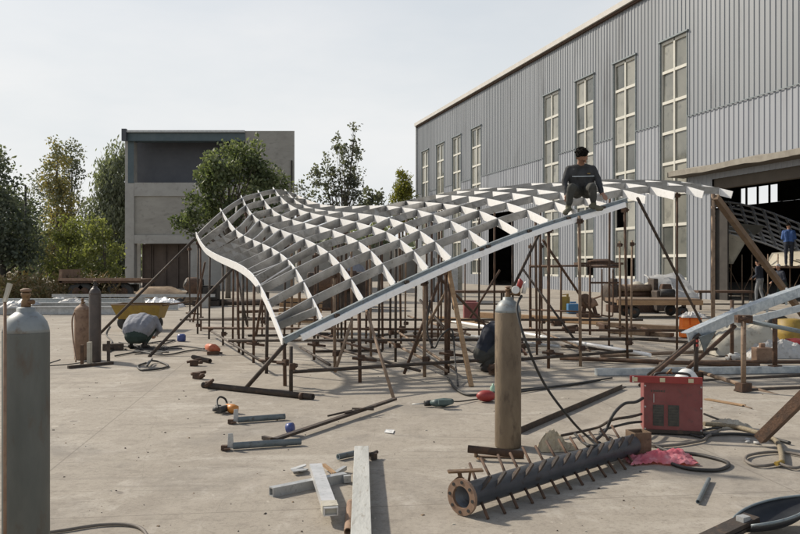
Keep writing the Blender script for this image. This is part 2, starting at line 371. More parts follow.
# ---------------------------------------------------------------- workshop hall
AL=V((-.2772,.9608,0)); NI=V((.9608,.2772,0)); O0=V((23.9,0,0))
def H(s,dep,z): return O0+AL*s+NI*dep+V((0,0,z))
def s_at(px):
    k=(px-400)/F; return 23.9/(k+.2885)/.9608
hall=thing('workshop_hall','tall grey corrugated steel workshop with a row of tall windows','building',H(60,0,0))
S0,S1,ZT,ZJ=13.0,80.0,15.3,8.45
win=[]
for cx in (674,625,585,551.5,476.5,457,440.5,425.5):
    sc=s_at(cx); win.append((sc-1.05,sc+1.05,.82,12.42))
SDOOR=(s_at(513.5),s_at(489)); door=(SDOOR[0],SDOOR[1],-1,5.4)
SOPEN=(18.0,s_at(712.5)); opening=(SOPEN[0],SOPEN[1],-1,5.35)
def cladding(z0,z1,d0,holes,pitch=.30,dep=.032,sa=S0,sb=S1):
    mb=MB(); bps=set()
    def prof(s):
        t=(s%pitch)/pitch
        if t<.55: return 0.0
        if t<.65: return (t-.55)/.10
        if t<.90: return 1.0
        return (1-t)/.10
    k=math.floor(sa/pitch)*pitch
    while k<sb:
        for t in (0,.55,.65,.90):
            q=k+t*pitch
            if sa<q<sb: bps.add(round(q,4))
        k+=pitch
    bps|={sa,sb}
    for h in holes:
        for q in h[:2]:
            if sa<q<sb: bps.add(round(q,4))
    bps=sorted(bps)
    bps=[b for i,b in enumerate(bps) if i==0 or b-bps[i-1]>.004 or b in (sb,)]
    for a,b in zip(bps[:-1],bps[1:]):
        mid=(a+b)/2; iv=[(z0,z1)]
        for h in holes:
            if h[0]-.003<mid<h[1]+.003:
                nv=[]
                for (p,q) in iv:
                    if h[3]<=p or h[2]>=q: nv.append((p,q)); continue
                    if h[2]>p: nv.append((p,h[2]))
                    if h[3]<q: nv.append((h[3],q))
                iv=nv
        da=-(d0+dep*prof(a+1e-5)); db=-(d0+dep*prof(b-1e-5))
        for p,q in iv:
            mb.add([H(a,da,p),H(b,db,p),H(b,db,q),H(a,da,q)],[(0,1,2,3)])
    return mb
holes=win+[door,opening]
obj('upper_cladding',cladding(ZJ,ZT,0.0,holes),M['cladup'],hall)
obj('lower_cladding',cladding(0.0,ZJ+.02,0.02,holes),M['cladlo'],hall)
mb=MB(); mb.bar(H(S0,-.06,ZJ+.02),H(S1,-.06,ZJ+.02),.05,.05)
seg=[]; prev=S0
for wv_ in sorted(win): seg.append((prev,wv_[0]-.06)); prev=wv_[1]+.06
seg.append((prev,S1)); mb=MB()
for a,b in seg:
    if b>a: obj('panel_joint',MB().bar(H(a,-.085,ZJ+.01),H(b,-.085,ZJ+.01),.03,.035),M['greyblue'],hall)
mb=MB().bar(H(S0-.3,-.12,ZT+.06),H(S1+.15,-.12,ZT+.06),.34,.30); obj('roof_edge',mb,M['trim'],hall)
mb=MB().bar(H(S0-.3,-.10,ZT-.17),H(S1+.1,-.10,ZT-.17),.14,.10); obj('gutter_shadow_trim',mb,M['coupler'],hall)
mb=MB().bar(H(S1-.02,-.05,ZT/2),H(S1+.16,-.05,ZT/2),.22,ZT-.3); obj('corner_trim',mb,M['galvdull'],hall)
# shell behind the facade
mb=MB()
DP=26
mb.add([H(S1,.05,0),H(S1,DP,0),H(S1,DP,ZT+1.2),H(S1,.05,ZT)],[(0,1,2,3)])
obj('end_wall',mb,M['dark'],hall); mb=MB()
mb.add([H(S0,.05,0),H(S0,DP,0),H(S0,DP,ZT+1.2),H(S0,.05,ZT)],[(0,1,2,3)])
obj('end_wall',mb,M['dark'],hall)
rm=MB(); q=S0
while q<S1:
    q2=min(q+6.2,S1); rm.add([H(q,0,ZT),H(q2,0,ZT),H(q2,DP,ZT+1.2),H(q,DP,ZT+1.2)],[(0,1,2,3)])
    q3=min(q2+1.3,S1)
    if q2<44:  # roof gaps added here to let daylight into the hall
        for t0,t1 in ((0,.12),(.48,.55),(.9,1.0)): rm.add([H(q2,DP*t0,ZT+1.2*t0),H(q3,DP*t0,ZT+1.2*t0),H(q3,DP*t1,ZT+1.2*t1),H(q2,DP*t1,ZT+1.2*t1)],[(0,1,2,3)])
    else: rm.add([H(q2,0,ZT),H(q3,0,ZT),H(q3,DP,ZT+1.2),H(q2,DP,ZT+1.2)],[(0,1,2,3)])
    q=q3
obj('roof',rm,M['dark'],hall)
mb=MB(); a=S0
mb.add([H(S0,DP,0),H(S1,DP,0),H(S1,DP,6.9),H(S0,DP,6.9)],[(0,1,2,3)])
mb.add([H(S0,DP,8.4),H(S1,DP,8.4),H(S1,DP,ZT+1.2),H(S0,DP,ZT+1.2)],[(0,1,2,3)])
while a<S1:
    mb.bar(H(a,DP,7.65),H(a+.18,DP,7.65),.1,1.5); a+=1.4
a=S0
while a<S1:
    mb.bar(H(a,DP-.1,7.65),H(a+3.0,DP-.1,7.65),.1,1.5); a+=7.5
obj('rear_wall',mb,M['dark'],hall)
# windows
for i,(a,b,z0,z1) in enumerate(win):
    mb=MB(); dd=.06
    def mem(sa,sb,za,zb,t=.09,dep=dd):
        mb.bar(H((sa+sb)/2,dep,za),H((sa+sb)/2,dep,zb),t,sb-sa,up=AL) if zb-za>sb-sa else mb.bar(H(sa,dep,(za+zb)/2),H(sb,dep,(za+zb)/2),t,zb-za)
    mem(a+.02,a+.10,z0,z1); mem(b-.10,b-.02,z0,z1)
    mid=(a+b)/2
    z=z1; rows=[]
    while z>z0+.05:
        rows.append(z); z-=1.49
    rows.append(z0)
    mem(mid-.055,mid+.055,z0+.1,z1-.1,.11)
    for z in rows:
        zz=min(max(z,z0+.06),z1-.06)
        mem(a+.102,mid-.057,zz-.07,zz+.07); mem(mid+.057,b-.102,zz-.07,zz+.07)
    fo=obj('window',mb,M['frame'],hall)
    pms={'glass':MB(),'glass2':MB(),'glass3':MB()}
    for r in range(len(rows)-1):
        for c_,(pa,pb) in enumerate(((a+.1,mid),(mid,b-.1))):
            if i==1 and r==5 and c_==1: continue
            if i in (1,2) and r>=7 and c_==0: continue
            zt,zb=rows[r],rows[r+1]; t1=random.uniform(-.02,.02); t2=random.uniform(-.02,.02)
            pms[random.choice(('glass','glass','glass2','glass3'))].add([H(pa,.08+t1,zb),H(pb,.08+t2,zb),H(pb,.08-t1,zt),H(pa,.08-t2,zt)],[(0,1,2,3)])
    pm=MB(); ks=list(pms)
    for ki,kk in enumerate(ks): pm.add(pms[kk].v,pms[kk].f,ki)
    obj('pane',pm,[M[k] for k in ks],fo)
    lm=MB()
    for q in (a-.005,b+.005): lm.bar(H(q-.02,.0,(z0+z1)/2),H(q+.02,.0,(z0+z1)/2),.13,z1-z0+.04)
    lm.bar(H(a-.1,-.07,z1+.06),H(b+.1,-.07,z1+.06),.10,.07)
    obj('window_surround',lm,M['greyblue'],fo)
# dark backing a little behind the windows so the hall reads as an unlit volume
# awning over the big opening
mb=MB(); sa,sb=16.0,s_at(683)
n=26; rng_=random.Random(3); prevp=None
for k in range(n+1):
    s=sa+(sb-sa)*k/n; z=5.62+.02*math.sin(k*1.3)+rng_.uniform(-.02,.02)
    dd=-.85+rng_.uniform(-.03,.03)
    if prevp:
        ps,pz,pd=prevp
        mb.add([H(ps,pd,pz),H(s,dd,z),H(s,dd,z+.24),H(ps,pd,pz+.24)],[(0,1,2,3)])
        mb.add([H(ps,pd,pz+.24),H(s,dd,z+.24),H(s,-.07,z+.40),H(ps,-.07,pz+.40)],[(0,1,2,3)])
    prevp=(s,z,dd)
mb.add([H(sb,-.85,5.62),H(sb,-.07,5.62),H(sb,-.07,6.0),H(sb,-.85,5.86)],[(0,1,2,3)])
aw=obj('awning',mb,M['fascia'],hall)
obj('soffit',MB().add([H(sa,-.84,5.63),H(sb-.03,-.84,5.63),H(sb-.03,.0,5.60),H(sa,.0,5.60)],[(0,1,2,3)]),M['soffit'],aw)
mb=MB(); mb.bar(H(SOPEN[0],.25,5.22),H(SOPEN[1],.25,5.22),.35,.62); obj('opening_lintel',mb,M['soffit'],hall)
# sliding leaf at the jamb
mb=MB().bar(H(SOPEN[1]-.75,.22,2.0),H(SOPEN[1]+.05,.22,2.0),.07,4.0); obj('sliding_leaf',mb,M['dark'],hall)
mb=MB()
for s in (20,26.5,33): mb.bar(H(s,6,0),H(s,6,ZT),.3,.3); 
for s in (20,26.5,33): mb.bar(H(s,16,0),H(s,16,ZT),.3,.3)
for dq in (6,16):
    mb.bar(H(S0,dq,6.0),H(40,dq,6.0),.3,.5)
obj('crane_frame',mb,M['dark'],hall)

# ---------------------------------------------------------------- concrete building at the back left
DB=50.0
def Q(px,py,d=DB): return P(px,py,d)
cb=thing('concrete_building','grey concrete building with dark recessed top floor and taller block at right','building',(P(200,290,DB).x,DB,0))
def slab(name,x0,x1,y0,y1,d0,d1,m,parent=cb):
    a=Q(x0,y0); b=Q(x1,y1); z0=min(a.z,b.z) if y1<289 else 0
    c=((a.x+b.x)/2,(d0+d1)/2,(a.z+z0)/2)
    return obj(name,MB().box(c,(abs(b.x-a.x),d1-d0,a.z-z0)),m,parent)
slab('corner_column',125,134,141,290,DB,DB+.6,M['concl'])
slab('wall',134,246,183,243,DB+.12,DB+6,M['conc'])
slab('floor_edge',134.1,246,182.5,196,DB+.02,DB+.12,M['concl'])
slab('sill_band',134.1,246,235,243.5,DB+.02,DB+.11,M['concl'])
def wedge(name,x0,x1,y0,z0,d0,d1,m):
    a=Q(x0,y0); b=Q(x1,y0); k=d1/d0
    vs=[(a.x,d0,z0),(b.x,d0,z0),(b.x*k-.02,d1,z0),(a.x*k,d1,z0)]; vs+=[(x,y,a.z) for x,y,z in vs]
    return obj(name,MB().add(vs,[(3,2,1,0),(4,5,6,7),(0,1,5,4),(1,2,6,5),(2,3,7,6),(3,0,4,7)]),m,cb)
wedge('block',246,295,131.5,0,DB-.25,DB+7,M['conc'])
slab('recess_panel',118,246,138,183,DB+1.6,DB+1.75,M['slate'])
slab('steel_column',128,133.9,141,183,DB-.02,DB+.5,M['tealsteel'])
slab('roof_beam',128.5,246,133,141.5,DB-.3,DB+.4,M['tealsteel'])
slab('roof_edge',126,246,131.4,133.4,DB-.5,DB+7,M['galvdull'])
slab('beam_end_box',124.5,129,130,142,DB-.55,DB-.31,M['slate'])
slab('side_infill',124,133.9,243,290,DB+1.3,DB+1.4,M['concl'])
slab('pier',190,246,243.5,290,DB+.1,DB+1,M['concl'])
slab('shutter',136,190,243.5,290,DB+1.2,DB+1.3,M['brownboard'])
mb=MB()
for px in (143,151,153,166,178): mb.bar(Q(px,245,DB+1.15),Q(px,290,DB+1.15),.10,.05)
obj('shutter_rib',mb,M['brownboard'],cb)
slab('drainpipe',291.6,293,161,290,DB-.36,DB-.26,M['dark'])
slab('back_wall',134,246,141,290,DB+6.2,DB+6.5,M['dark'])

# low wall and sheds in the gap beyond the canopy
mb=MB(); a=P(296,268,72); b=P(420,268,80)
mb.bar(V((a.x,72,1.6)),V((b.x,80,1.6)),.3,3.2)
single('boundary_wall',mb,M['concl'],'long pale boundary wall seen through the canopy, beyond the yard','wall',((a.x+b.x)/2,76,0))

# ---------------------------------------------------------------- vegetation
def leafmesh(rng,clumps,n,size,elong=1.3,droop=0.0,weights=None):
    mb=MB(); vs=mb.v; fs=mb.f
    for _ in range(n):
        c,sg,ti=rng.choice(clumps)
        p=V((rng.gauss(0,sg),rng.gauss(0,sg),rng.gauss(0,sg*(1+droop))))
        if p.length>sg*2.3: p=p*(.6)
        p=p+c
        if p.z<.05: p.z=.05+rng.random()*.2
        a=rng.uniform(0,6.283); el=rng.uniform(-1.2,1.2)
        d=V((math.cos(a)*math.cos(el),math.sin(a)*math.cos(el),math.sin(el)-droop*1.6)).normalized()
        x=d.cross(V((rng.uniform(-1,1),rng.uniform(-1,1),rng.uniform(-1,1)))).normalized()
        s=size*rng.uniform(.6,1.35); o=len(vs)
        vs.extend([p,p+d*s*.5*elong+x*s*.42,p+d*s*elong,p+d*s*.5*elong-x*s*.42])
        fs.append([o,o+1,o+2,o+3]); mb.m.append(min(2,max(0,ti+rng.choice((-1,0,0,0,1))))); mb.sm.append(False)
    return mb
def tree(name,label,base,crowns,n,size,mats,tr,seed,nclump=60,csig=.35,group='trees behind the yard',bark='bark',droop=0.0,limbs=14,top=None,cat='tree',elong=1.3):
    """crowns: (centre xyz relative to base, radii xyz, weight)"""
    rng=random.Random(seed); base=V(base)
    t=thing(name,label,cat,base,group)
    tot=sum(c[2] for c in crowns); cl=[]
    for (cc,rr,wt) in crowns:
        for _ in range(max(2,int(nclump*wt/tot))):
            while True:
                k=V((rng.uniform(-1,1),rng.uniform(-1,1),rng.uniform(-1,1)))
                if .25<k.length<1: break
            k=k*(k.length**-.35)
            if k.length>1.08: k=k.normalized()
            pos=base+V((cc[0]+k.x*rr[0],cc[1]+k.y*rr[1],cc[2]+k.z*rr[2]))
            ti=1+(1 if (k.z>.35 and rng.random()<.6) or (k.x<-.4 and rng.random()<.4) else 0)-(1 if k.z<-.2 and rng.random()<.7 else 0)  # painted light: clumps paler on top and sunward side, darker underneath
            cl.append((pos,csig*rng.uniform(.6,1.3),ti))
    zt=top or max(c[0].z for c in cl)-base.z
    c0=crowns[0][0]
    spine=spline([base,base+V((c0[0]*.15+rng.uniform(-.1,.1),c0[1]*.2,zt*.3)),base+V((c0[0]*.6,c0[1]*.6,zt*.6)),base+V((c0[0],c0[1],zt*.92))],5)
    m=len(spine); mb=MB().tube(spine,[tr*(1-.9*i/(m-1))+.012 for i in range(m)],8)
    for c in rng.sample(cl,min(limbs,len(cl))):
        i=min(m-2,max(2,int(m*(.25+.5*rng.random()*min(1,(c[0].z-base.z)/zt)))))
        st=spine[i]
        if c[0].z<st.z: st=spine[max(2,int(m*max(.12,.8*(c[0].z-base.z)/zt)))] 
        mid=(st+c[0])/2+V((rng.uniform(-.2,.2),rng.uniform(-.2,.2),rng.uniform(.0,.3)))*zt*.05
        mb.tube(spline([st,mid,c[0]],4),[tr*.35,tr*.32,tr*.3,tr*.28,tr*.25,tr*.2,tr*.16,tr*.12,tr*.07][:9],5)
    obj('trunk',mb,M[bark],t)
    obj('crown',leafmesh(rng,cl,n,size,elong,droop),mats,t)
    return t
def gx(px,d): return (px-400)/F*d
def zz(py,d): return CAMZ-(py-265)/F*d
# helper: crown given in photo rectangle at a depth
def cr(base,px0,px1,py0,py1,d,wt=1,dy=0,depth=None):
    x0,x1=gx(px0,d),gx(px1,d); z1,z0=zz(py0,d),zz(py1,d)
    return ((( x0+x1)/2-base[0],dy,(z0+z1)/2),((x1-x0)/2,depth or (x1-x0)/2,(z1-z0)/2),wt)
B=(gx(3,36),36,0); tree('dark_tree','dark dense tree at the far left edge of the yard',B,[cr(B,-40,30,190,268,36,4),cr(B,-40,10,150,215,36,2.0),cr(B,5,36,215,270,36,1)],9500,.135,L_dark,.16,11,95,.38,limbs=12,bark='barkd')
B=(gx(20,40),40,0); tree('dark_tree','slim dark tree with bare lower trunk right of the leftmost tree',B,[cr(B,5,40,225,275,40,1),cr(B,10,34,195,235,40,.8)],3200,.13,L_dark,.10,12,40,.34,limbs=10,bark='barkd')
B=(gx(58,58),58,0); tree('poplar_tree','tall thin tree with yellowing leaves at the far left',B,[cr(B,46,68,140,200,58,2),cr(B,48,72,185,240,58,2),cr(B,42,62,225,275,58,1)],4200,.165,L_yel,.12,13,80,.30,limbs=22)
B=(gx(70,62),62,0); tree('poplar_tree','grey-green thin tree just right of the yellowing tree',B,[cr(B,62,82,142,190,62,1.4),cr(B,34,52,165,230,62,1.0),cr(B,60,84,185,260,62,1.5)],3200,.16,L_pop,.12,14,80,.36,limbs=26)
B=(gx(110,56),56,0); tree('willow_tree','drooping willow beside the left corner of the concrete building',B,[cr(B,88,134,185,275,56,4),cr(B,100,134,148,210,56,2.6)],14000,.13,L_will,.18,15,130,.36,droop=1.0,limbs=18,elong=2.4)
B=(gx(40,60),60,0); tree('willow_tree','low grey-green willow behind the bright bushes',B,[cr(B,20,70,205,280,60,3),cr(B,60,100,220,280,60,2)],6500,.14,L_will,.15,16,80,.45,droop=.7,elong=2.2)
B=(gx(68,40),40,0); tree('sapling','bright green bushy sapling left of the concrete building',B,[cr(B,44,92,232,284,40,3),cr(B,54,86,216,245,40,1.1)],3600,.12,L_bright,.05,17,80,.20,group='bright saplings in the weeds')
B=(gx(104,39),39,0); tree('sapling','bright green sapling directly beside the corner of the concrete building',B,[cr(B,84,122,240,282,39,2),cr(B,88,110,218,250,39,.9)],2400,.12,L_bright,.05,18,52,.19,group='bright saplings in the weeds')
B=(gx(228,36),36,0); tree('broadleaf_tree','large dark green broadleaf tree in front of the concrete building',B,[cr(B,198,262,148,222,36,5),cr(B,176,216,196,236,36,1.6),cr(B,228,262,138,180,36,1.5),cr(B,250,287,168,215,36,2.2),cr(B,200,232,150,190,36,1.4)],9500,.14,L_broad,.12,19,88,.25,limbs=34)
B=(gx(338,42),42,0)
pl=[cr(B,350,358,122,205,42,1.6,0,.35),cr(B,331,341,132,210,42,1.5,.3,.4),cr(B,339,349,140,212,42,1.1,-.3,.4),cr(B,322,331,152,212,42,1.2,.2,.4),cr(B,309,322,166,216,42,1.2,-.2,.5),cr(B,344,366,172,214,42,1.0,0,.5),cr(B,352,362,146,190,42,.4,.4,.4)]
tree('poplar_tree','upright poplar with separate vertical branches behind the canopy, against the sky',B,pl,3000,.12,L_pop,.07,20,170,.12,limbs=60)
B=(gx(378,46),46,0); tree('sapling','low thin leafy sapling just right of the upright poplar',B,[cr(B,358,386,190,208,46,1)],420,.16,L_pop,.03,21,26,.13,limbs=12,group='bright saplings in the weeds')
B=(gx(300,44),44,0); tree('sapling','sparse sapling between the upright poplar and concrete block',B,[cr(B,292,308,182,214,44,1)],260,.15,L_pop,.03,31,18,.14,limbs=10,group='bright saplings in the weeds')
B=(gx(402,74),74,0); tree('conical_tree','small round-topped olive green tree next to the hall corner',B,[cr(B,390,415,186,225,74,3),cr(B,396,410,170,200,74,1.2)],5000,.17,L_olive,.12,22,76,.28,limbs=8)
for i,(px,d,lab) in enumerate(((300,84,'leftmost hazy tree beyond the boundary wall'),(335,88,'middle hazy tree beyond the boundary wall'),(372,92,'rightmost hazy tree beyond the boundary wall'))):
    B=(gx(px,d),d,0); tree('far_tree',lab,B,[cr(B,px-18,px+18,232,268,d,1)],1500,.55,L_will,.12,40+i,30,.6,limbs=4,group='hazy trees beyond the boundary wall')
# hedge line far away, reads as one mass
rng=random.Random(5); cl=[]
for k in range(150):
    x=-150+k*1.05; cl.append((V((x,105+rng.uniform(-4,4),rng.uniform(1,6.5))),1.3,rng.choice((0,1,2))))
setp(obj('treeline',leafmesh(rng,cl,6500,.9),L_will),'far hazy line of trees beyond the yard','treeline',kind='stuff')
# weeds bank
rng=random.Random(6); cl=[]
for k in range(150):
    px=rng.uniform(-40,118); d=rng.uniform(33,38); cl.append((V((gx(px,d),d,rng.uniform(.05,.75))),.28,rng.choice((0,1,2))))
setp(obj('weeds',leafmesh(rng,cl,9000,.075,3.4),L_grass),'dry brown weeds along the back edge of the yard','weeds',kind='stuff')
mb=MB(); c=(gx(40,36),36.5,-.3)
mb.ell(c,(7.5,2.2,.8),None,20,0,.5); setp(obj('earth_bank',mb,M['sand'],None,c),kind='structure')
mb=MB(); c=(gx(165,31),31,-.12); mb.ell(c,(1.7,1.1,.75),None,20,0,.6)
single('sand_pile',mb,M['sand'],'pile of brown sand in front of the concrete building','sand pile',(c[0],c[1],0))
# street lamp
B=V((gx(25.5,38),38,0)); t=thing('street_lamp','dark street lamp post among the trees at far left','lamp post',B)
obj('post',MB().tube([B,B+V((0,0,zz(185,38)))],[.07,.05],8),M['dark'],t)
obj('lamp_arm',MB().tube([B+V((0,0,zz(186,38))),B+V((-.25,0,zz(185,38)+.05)),B+V((-.55,0,zz(186,38)))],.03,6),M['dark'],t)
obj('lamp_head',MB().box(B+V((-.62,0,zz(186,38)-.02)),(.4,.16,.09)),M['dark'],t)
# ---------------------------------------------------------------- the lattice canopy
Lp=V((gx(196,17.5),17.5)); Np=V((-1.46,9.7)); Bp=V((3.58,12.4)); Rp=V((gx(733,13.7),13.7))
def on_line(a,b,px):
    k=(px-400)/F; dx,dy=b.x-a.x,b.y-a.y
    t=(k*a.y-a.x)/(dx-k*dy)
    return a.y+t*dy
E='E'; BN=['0','Z','Y','X','W','V','U','T','S','R','Q','P','E']
RIB=[
 (Lp,Np,'0',[(196,232),(200,241),(205,248),(212,252),(220,256),(229,259.5),(238.5,263),(249,270),(255,276.5),(260.5,285),(268,300),(275.5,318),(283,338)]),
 ((220,18.5),None,'0',[(220,208),(228,221),(236,231),(244,236),(253,240),(262,243.5),(272,248),(280,253),(288,259),(295.5,268),(303.5,281),(312,297),(322,317)]),
 ((241,19.5),None,'0',[(241,195),(246,206),(252,215),(259.5,221),(269,226),(281,230),(293,234),(305,239),(317,244.5),(329,252),(340,263),(351,278),(363,298)]),
 ((258,20.5),None,'0',[(258,190),(264,201),(271,209.5),(281,216),(292,220),(305,223),(319,226.3),(333,230),(346,235),(359,241),(371,250),(383,263),(395,282)]),
 ((273,21.4),None,'0',[(273,187),(280,197),(287.5,204),(297.5,209.5),(310,213),(325,215.7),(340,218.5),(357,222),(373,226.5),(386.5,231.5),(400,239),(414,250),(428,267)]),
 ((285,22.3),None,'0',[(285,189),(294,200),(303,205.5),(314.5,209),(328,211),(343,212),(358,213),(375,214.8),(390,218),(404.5,223),(420,230),(435.5,241),(451,257)]),
 ((292,23.2),None,'0',[(292,192),(306,200),(320,204.5),(335,206.5),(353,206.3),(370,205.2),(387,205.5),(402,207),(417.5,209.5),(433.5,214),(450.5,220),(468,229),(487,242)]),
 ((406,19.2),None,'U',[(406,201),(426,202),(443.5,203.3),(461,205.6),(479.5,210),(498.5,218),(518,230)]),
 ((436,18.4),None,'U',[(436,195),(452,195.4),(469,196),(487.5,198),(507,202.3),(528,209.3),(548,219.7)]),
 ((457,17.7),None,'U',[(457,191),(475,191),(493,191.3),(512.5,192.6),(533,195.6),(555,201.4),(577,210)]),
 ((479,17.1),None,'U',[(479,188),(497.5,187.8),(516.5,188),(537,189),(560,192),(585,197),(610,204.5)]),
 ((531,16.2),None,'T',[(531,183.3),(552,183),(575,183.6),(600,185.3),(623,189),(646,196)]),
 ((578,15.6),None,'S',[(578,180.8),(602,181.2),(626,182.8),(650,186),(675,192)]),
 ((622,15.0),None,'S',[(622,179.2),(646,180),(668,182),(687,186),(704,191)]),
 ((681,14.5),None,'R',[(681,181.5),(702,184.5),(720,188),(733,191.3)]),
]
nodes={}   # (rib,bar)->V
for ri,(st,en,first,pts) in enumerate(RIB):
    a=st if isinstance(st,V) else V((gx(st[0],st[1]),st[1]))
    if en is None:
        exp=pts[-1][0]
        u,v=(Np,Bp) if exp<=624 else (Bp,Rp)
        d=on_line(u,v,exp); en=V((gx(exp,d),d))
    fi=BN.index(first)
    n=len(pts)
    for k,(px,py) in enumerate(pts):
        d=on_line(a,en,px)
        nodes[(ri,fi+k)]=P(px,py,d)
# relax the measured grid a little so members run smoothly
for it in range(2):
    new={}
    for (r,b),p in nodes.items():
        q=p.copy()
        if (r,b-1) in nodes and (r,b+1) in nodes:
            q=q*.75+(nodes[(r,b-1)]+nodes[(r,b+1)])*.125
        new[(r,b)]=q
    nodes=new
def nrm(r,b):
    def g(x,y): return nodes.get((x,y))
    p=g(r,b)
    du=(g(r,b+1) or p)-(g(r,b-1) or p); dv=(g(r+1,b) or p)-(g(r-1,b) or p)
    n=dv.cross(du)
    if n.length<1e-6: return V((0,0,1))
    n.normalize()
    if n.z<0: n=-n
    return (n*.30+V((0,0,1))).normalized()
NR={k:nrm(*k) for k in nodes}
canopy=thing('lattice_canopy','large wavy canopy frame of crossing galvanised steel strips on scaffold poles','canopy frame',(1.0,13,0))
def strip(pts,nrs,h,t,drop=0.0,m='galv',name='rib',k=5,h0=None):
    ps=spline(pts,k); ns=spline(nrs,k); mb=MB(); n=len(ps); vs=[];fs=[]
    for i,p in enumerate(ps):
        d=(ps[min(i+1,n-1)]-ps[max(i-1,0)]).normalized(); u=ns[i].normalized(); u=(u-d*u.dot(d)).normalized(); x=d.cross(u)*t/2
        hh=h
        if h0 and i<k: hh=h0+(h-h0)*i/k
        a=p-u*drop; b=p-u*(drop+hh)
        vs+= [a-x,a+x,b+x,b-x]
    for i in range(n-1):
        for j in range(4): fs.append((i*4+j,i*4+(j+1)%4,(i+1)*4+(j+1)%4,(i+1)*4+j))
    fs+=[(3,2,1,0),((n-1)*4,(n-1)*4+1,(n-1)*4+2,(n-1)*4+3)]
    mb.add(vs,fs); return obj(name,mb,M[m],canopy)
for ri in range(len(RIB)):
    bs=sorted(b for (r,b) in nodes if r==ri)
    strip([nodes[(ri,b)] for b in bs],[NR[(ri,b)] for b in bs],.128,.015,0,'galv','rib',6,h0=.03 if 0<ri<7 else None)
for bi in range(0,12):
    rs=sorted(r for (r,b) in nodes if b==bi)
    pts=[nodes[(r,bi)] for r in rs]
    if bi==0:
        pts=[nodes[(r,0)]*.72+nodes[(r,1)]*.28 for r in rs]
    strip(pts,[NR[(r,bi)] for r in rs],.150 if 1<=bi<=6 else .120,.024,-.010,'galvshade','cross_bar',5)
# short doubled strips at the steep front corner, as in the photo
def seg_(a,b,w0=.10):
    n=V((0,-.2,1)).normalized()
    strip([a,(a+b)/2,b],[n,n,n],w0,.04,0.01,'galvshade','short_strip',3)
seg_(nodes[(0,11)]+V((0,0,-.05)),nodes[(1,12)]*.45+nodes[(1,11)]*.55)
seg_(nodes[(0,9)]+V((-.06,0,.0)),nodes[(1,9)]*.5+nodes[(1,8)]*.5)
seg_(nodes[(0,8)]*.5+nodes[(0,7)]*.5,nodes[(1,8)]+V((0,0,.0)),.05)
# splice tabs where bars meet ribs
mb=MB()
for (r,b),p in nodes.items():
    if 0<b<12 and r>0:
        u=NR[(r,b)]; mb.bar(p-u*.05+V((.03,-.02,0)),p-u*.12+V((.03,-.02,0)),.05,.012)
obj('splice_tabs',mb,M['rustd'],canopy)
# front beam, gently rolled: a galvanised channel in front of a dark tube
ends=[nodes[(r,12)] for r in range(0,11)]
N3=P(281.5,337,9.70); B3=P(624,197.5,12.42)
bl_=[N3]+ends[1:]+[B3]
sm_=bl_[:]
for it in range(3): sm_=[sm_[0]]+[(sm_[k-1]+sm_[k]*2+sm_[k+1])/4 for k in range(1,len(sm_)-1)]+[sm_[-1]]
dirb=(B3-N3).normalized(); side=dirb.cross(V((0,0,1))).normalized()
if side.y>0: side=-side
UPZ=[V((0,0,1))]*len(sm_)
strip([p+side*.03 for p in sm_],UPZ,.075,.07,.012,'greyblue','edge_tube',3)
chn=[p+side*.10 for p in sm_]; chn[0]=chn[0].lerp(chn[1],.35); chn[-1]=chn[-1].lerp(chn[-2],.2)
strip(chn,UPZ,.078,.012,.062,'galv','front_channel',3)
strip([p-side*.035 for p in chn],UPZ,.010,.058,.060,'galv','channel_flange',3)
strip([p-side*.035 for p in chn],UPZ,.010,.058,.132,'galv','channel_flange',3)
for t in (.12,.3,.52,.54,.66,.78,.9):
    k=t*(len(sm_)-1); p=sm_[int(k)].lerp(sm_[min(int(k)+1,len(sm_)-1)],k-int(k))+side*.05+V((0,0,-.075))
    obj('beam_clamp',MB().box(p,(.06,.10,.10),rotz(math.atan2(dirb.y,dirb.x))),M['rustd'],canopy)
# small supports under tip ends
for r in (1,2,3,4):
    a=nodes[(r,0)]*.45+nodes[(r+1,0)]*.55; a=(nodes[(r,0)]*.3+nodes[(r,1)]*.2+nodes[(r+1,0)]*.3+nodes[(r+1,1)]*.2)
    p=nodes[(r,0)].lerp(nodes[(r,1)],.9)
    q=nodes[(r+1,0)].lerp(nodes[(r+1,1)],.3)
    m_=(nodes[(r,0)]*.25+nodes[(r+1,0)]*.75)*.75+(nodes[(r,1)]*.25+nodes[(r+1,1)]*.75)*.25
    obj('tip_strut',MB().bar(m_,m_+V((-.05,.05,-.28)),.035,.012),M['galv'],canopy)
# BVH of the shell for pole tops
bv=[];bf=[];idx={}
for k,p in nodes.items(): idx[k]=len(bv); bv.append(p)
for (r,b) in nodes:
    q=[(r,b),(r,b+1),(r+1,b+1),(r+1,b)]
    if all(x in nodes for x in q): bf.append([idx[x] for x in q])
bvh=BVHTree.FromPolygons(bv,bf)
def shell_z(x,y):
    h=bvh.ray_cast(V((x,y,-.5)),V((0,0,1)))
    return h[0].z if h[0] is not None else None

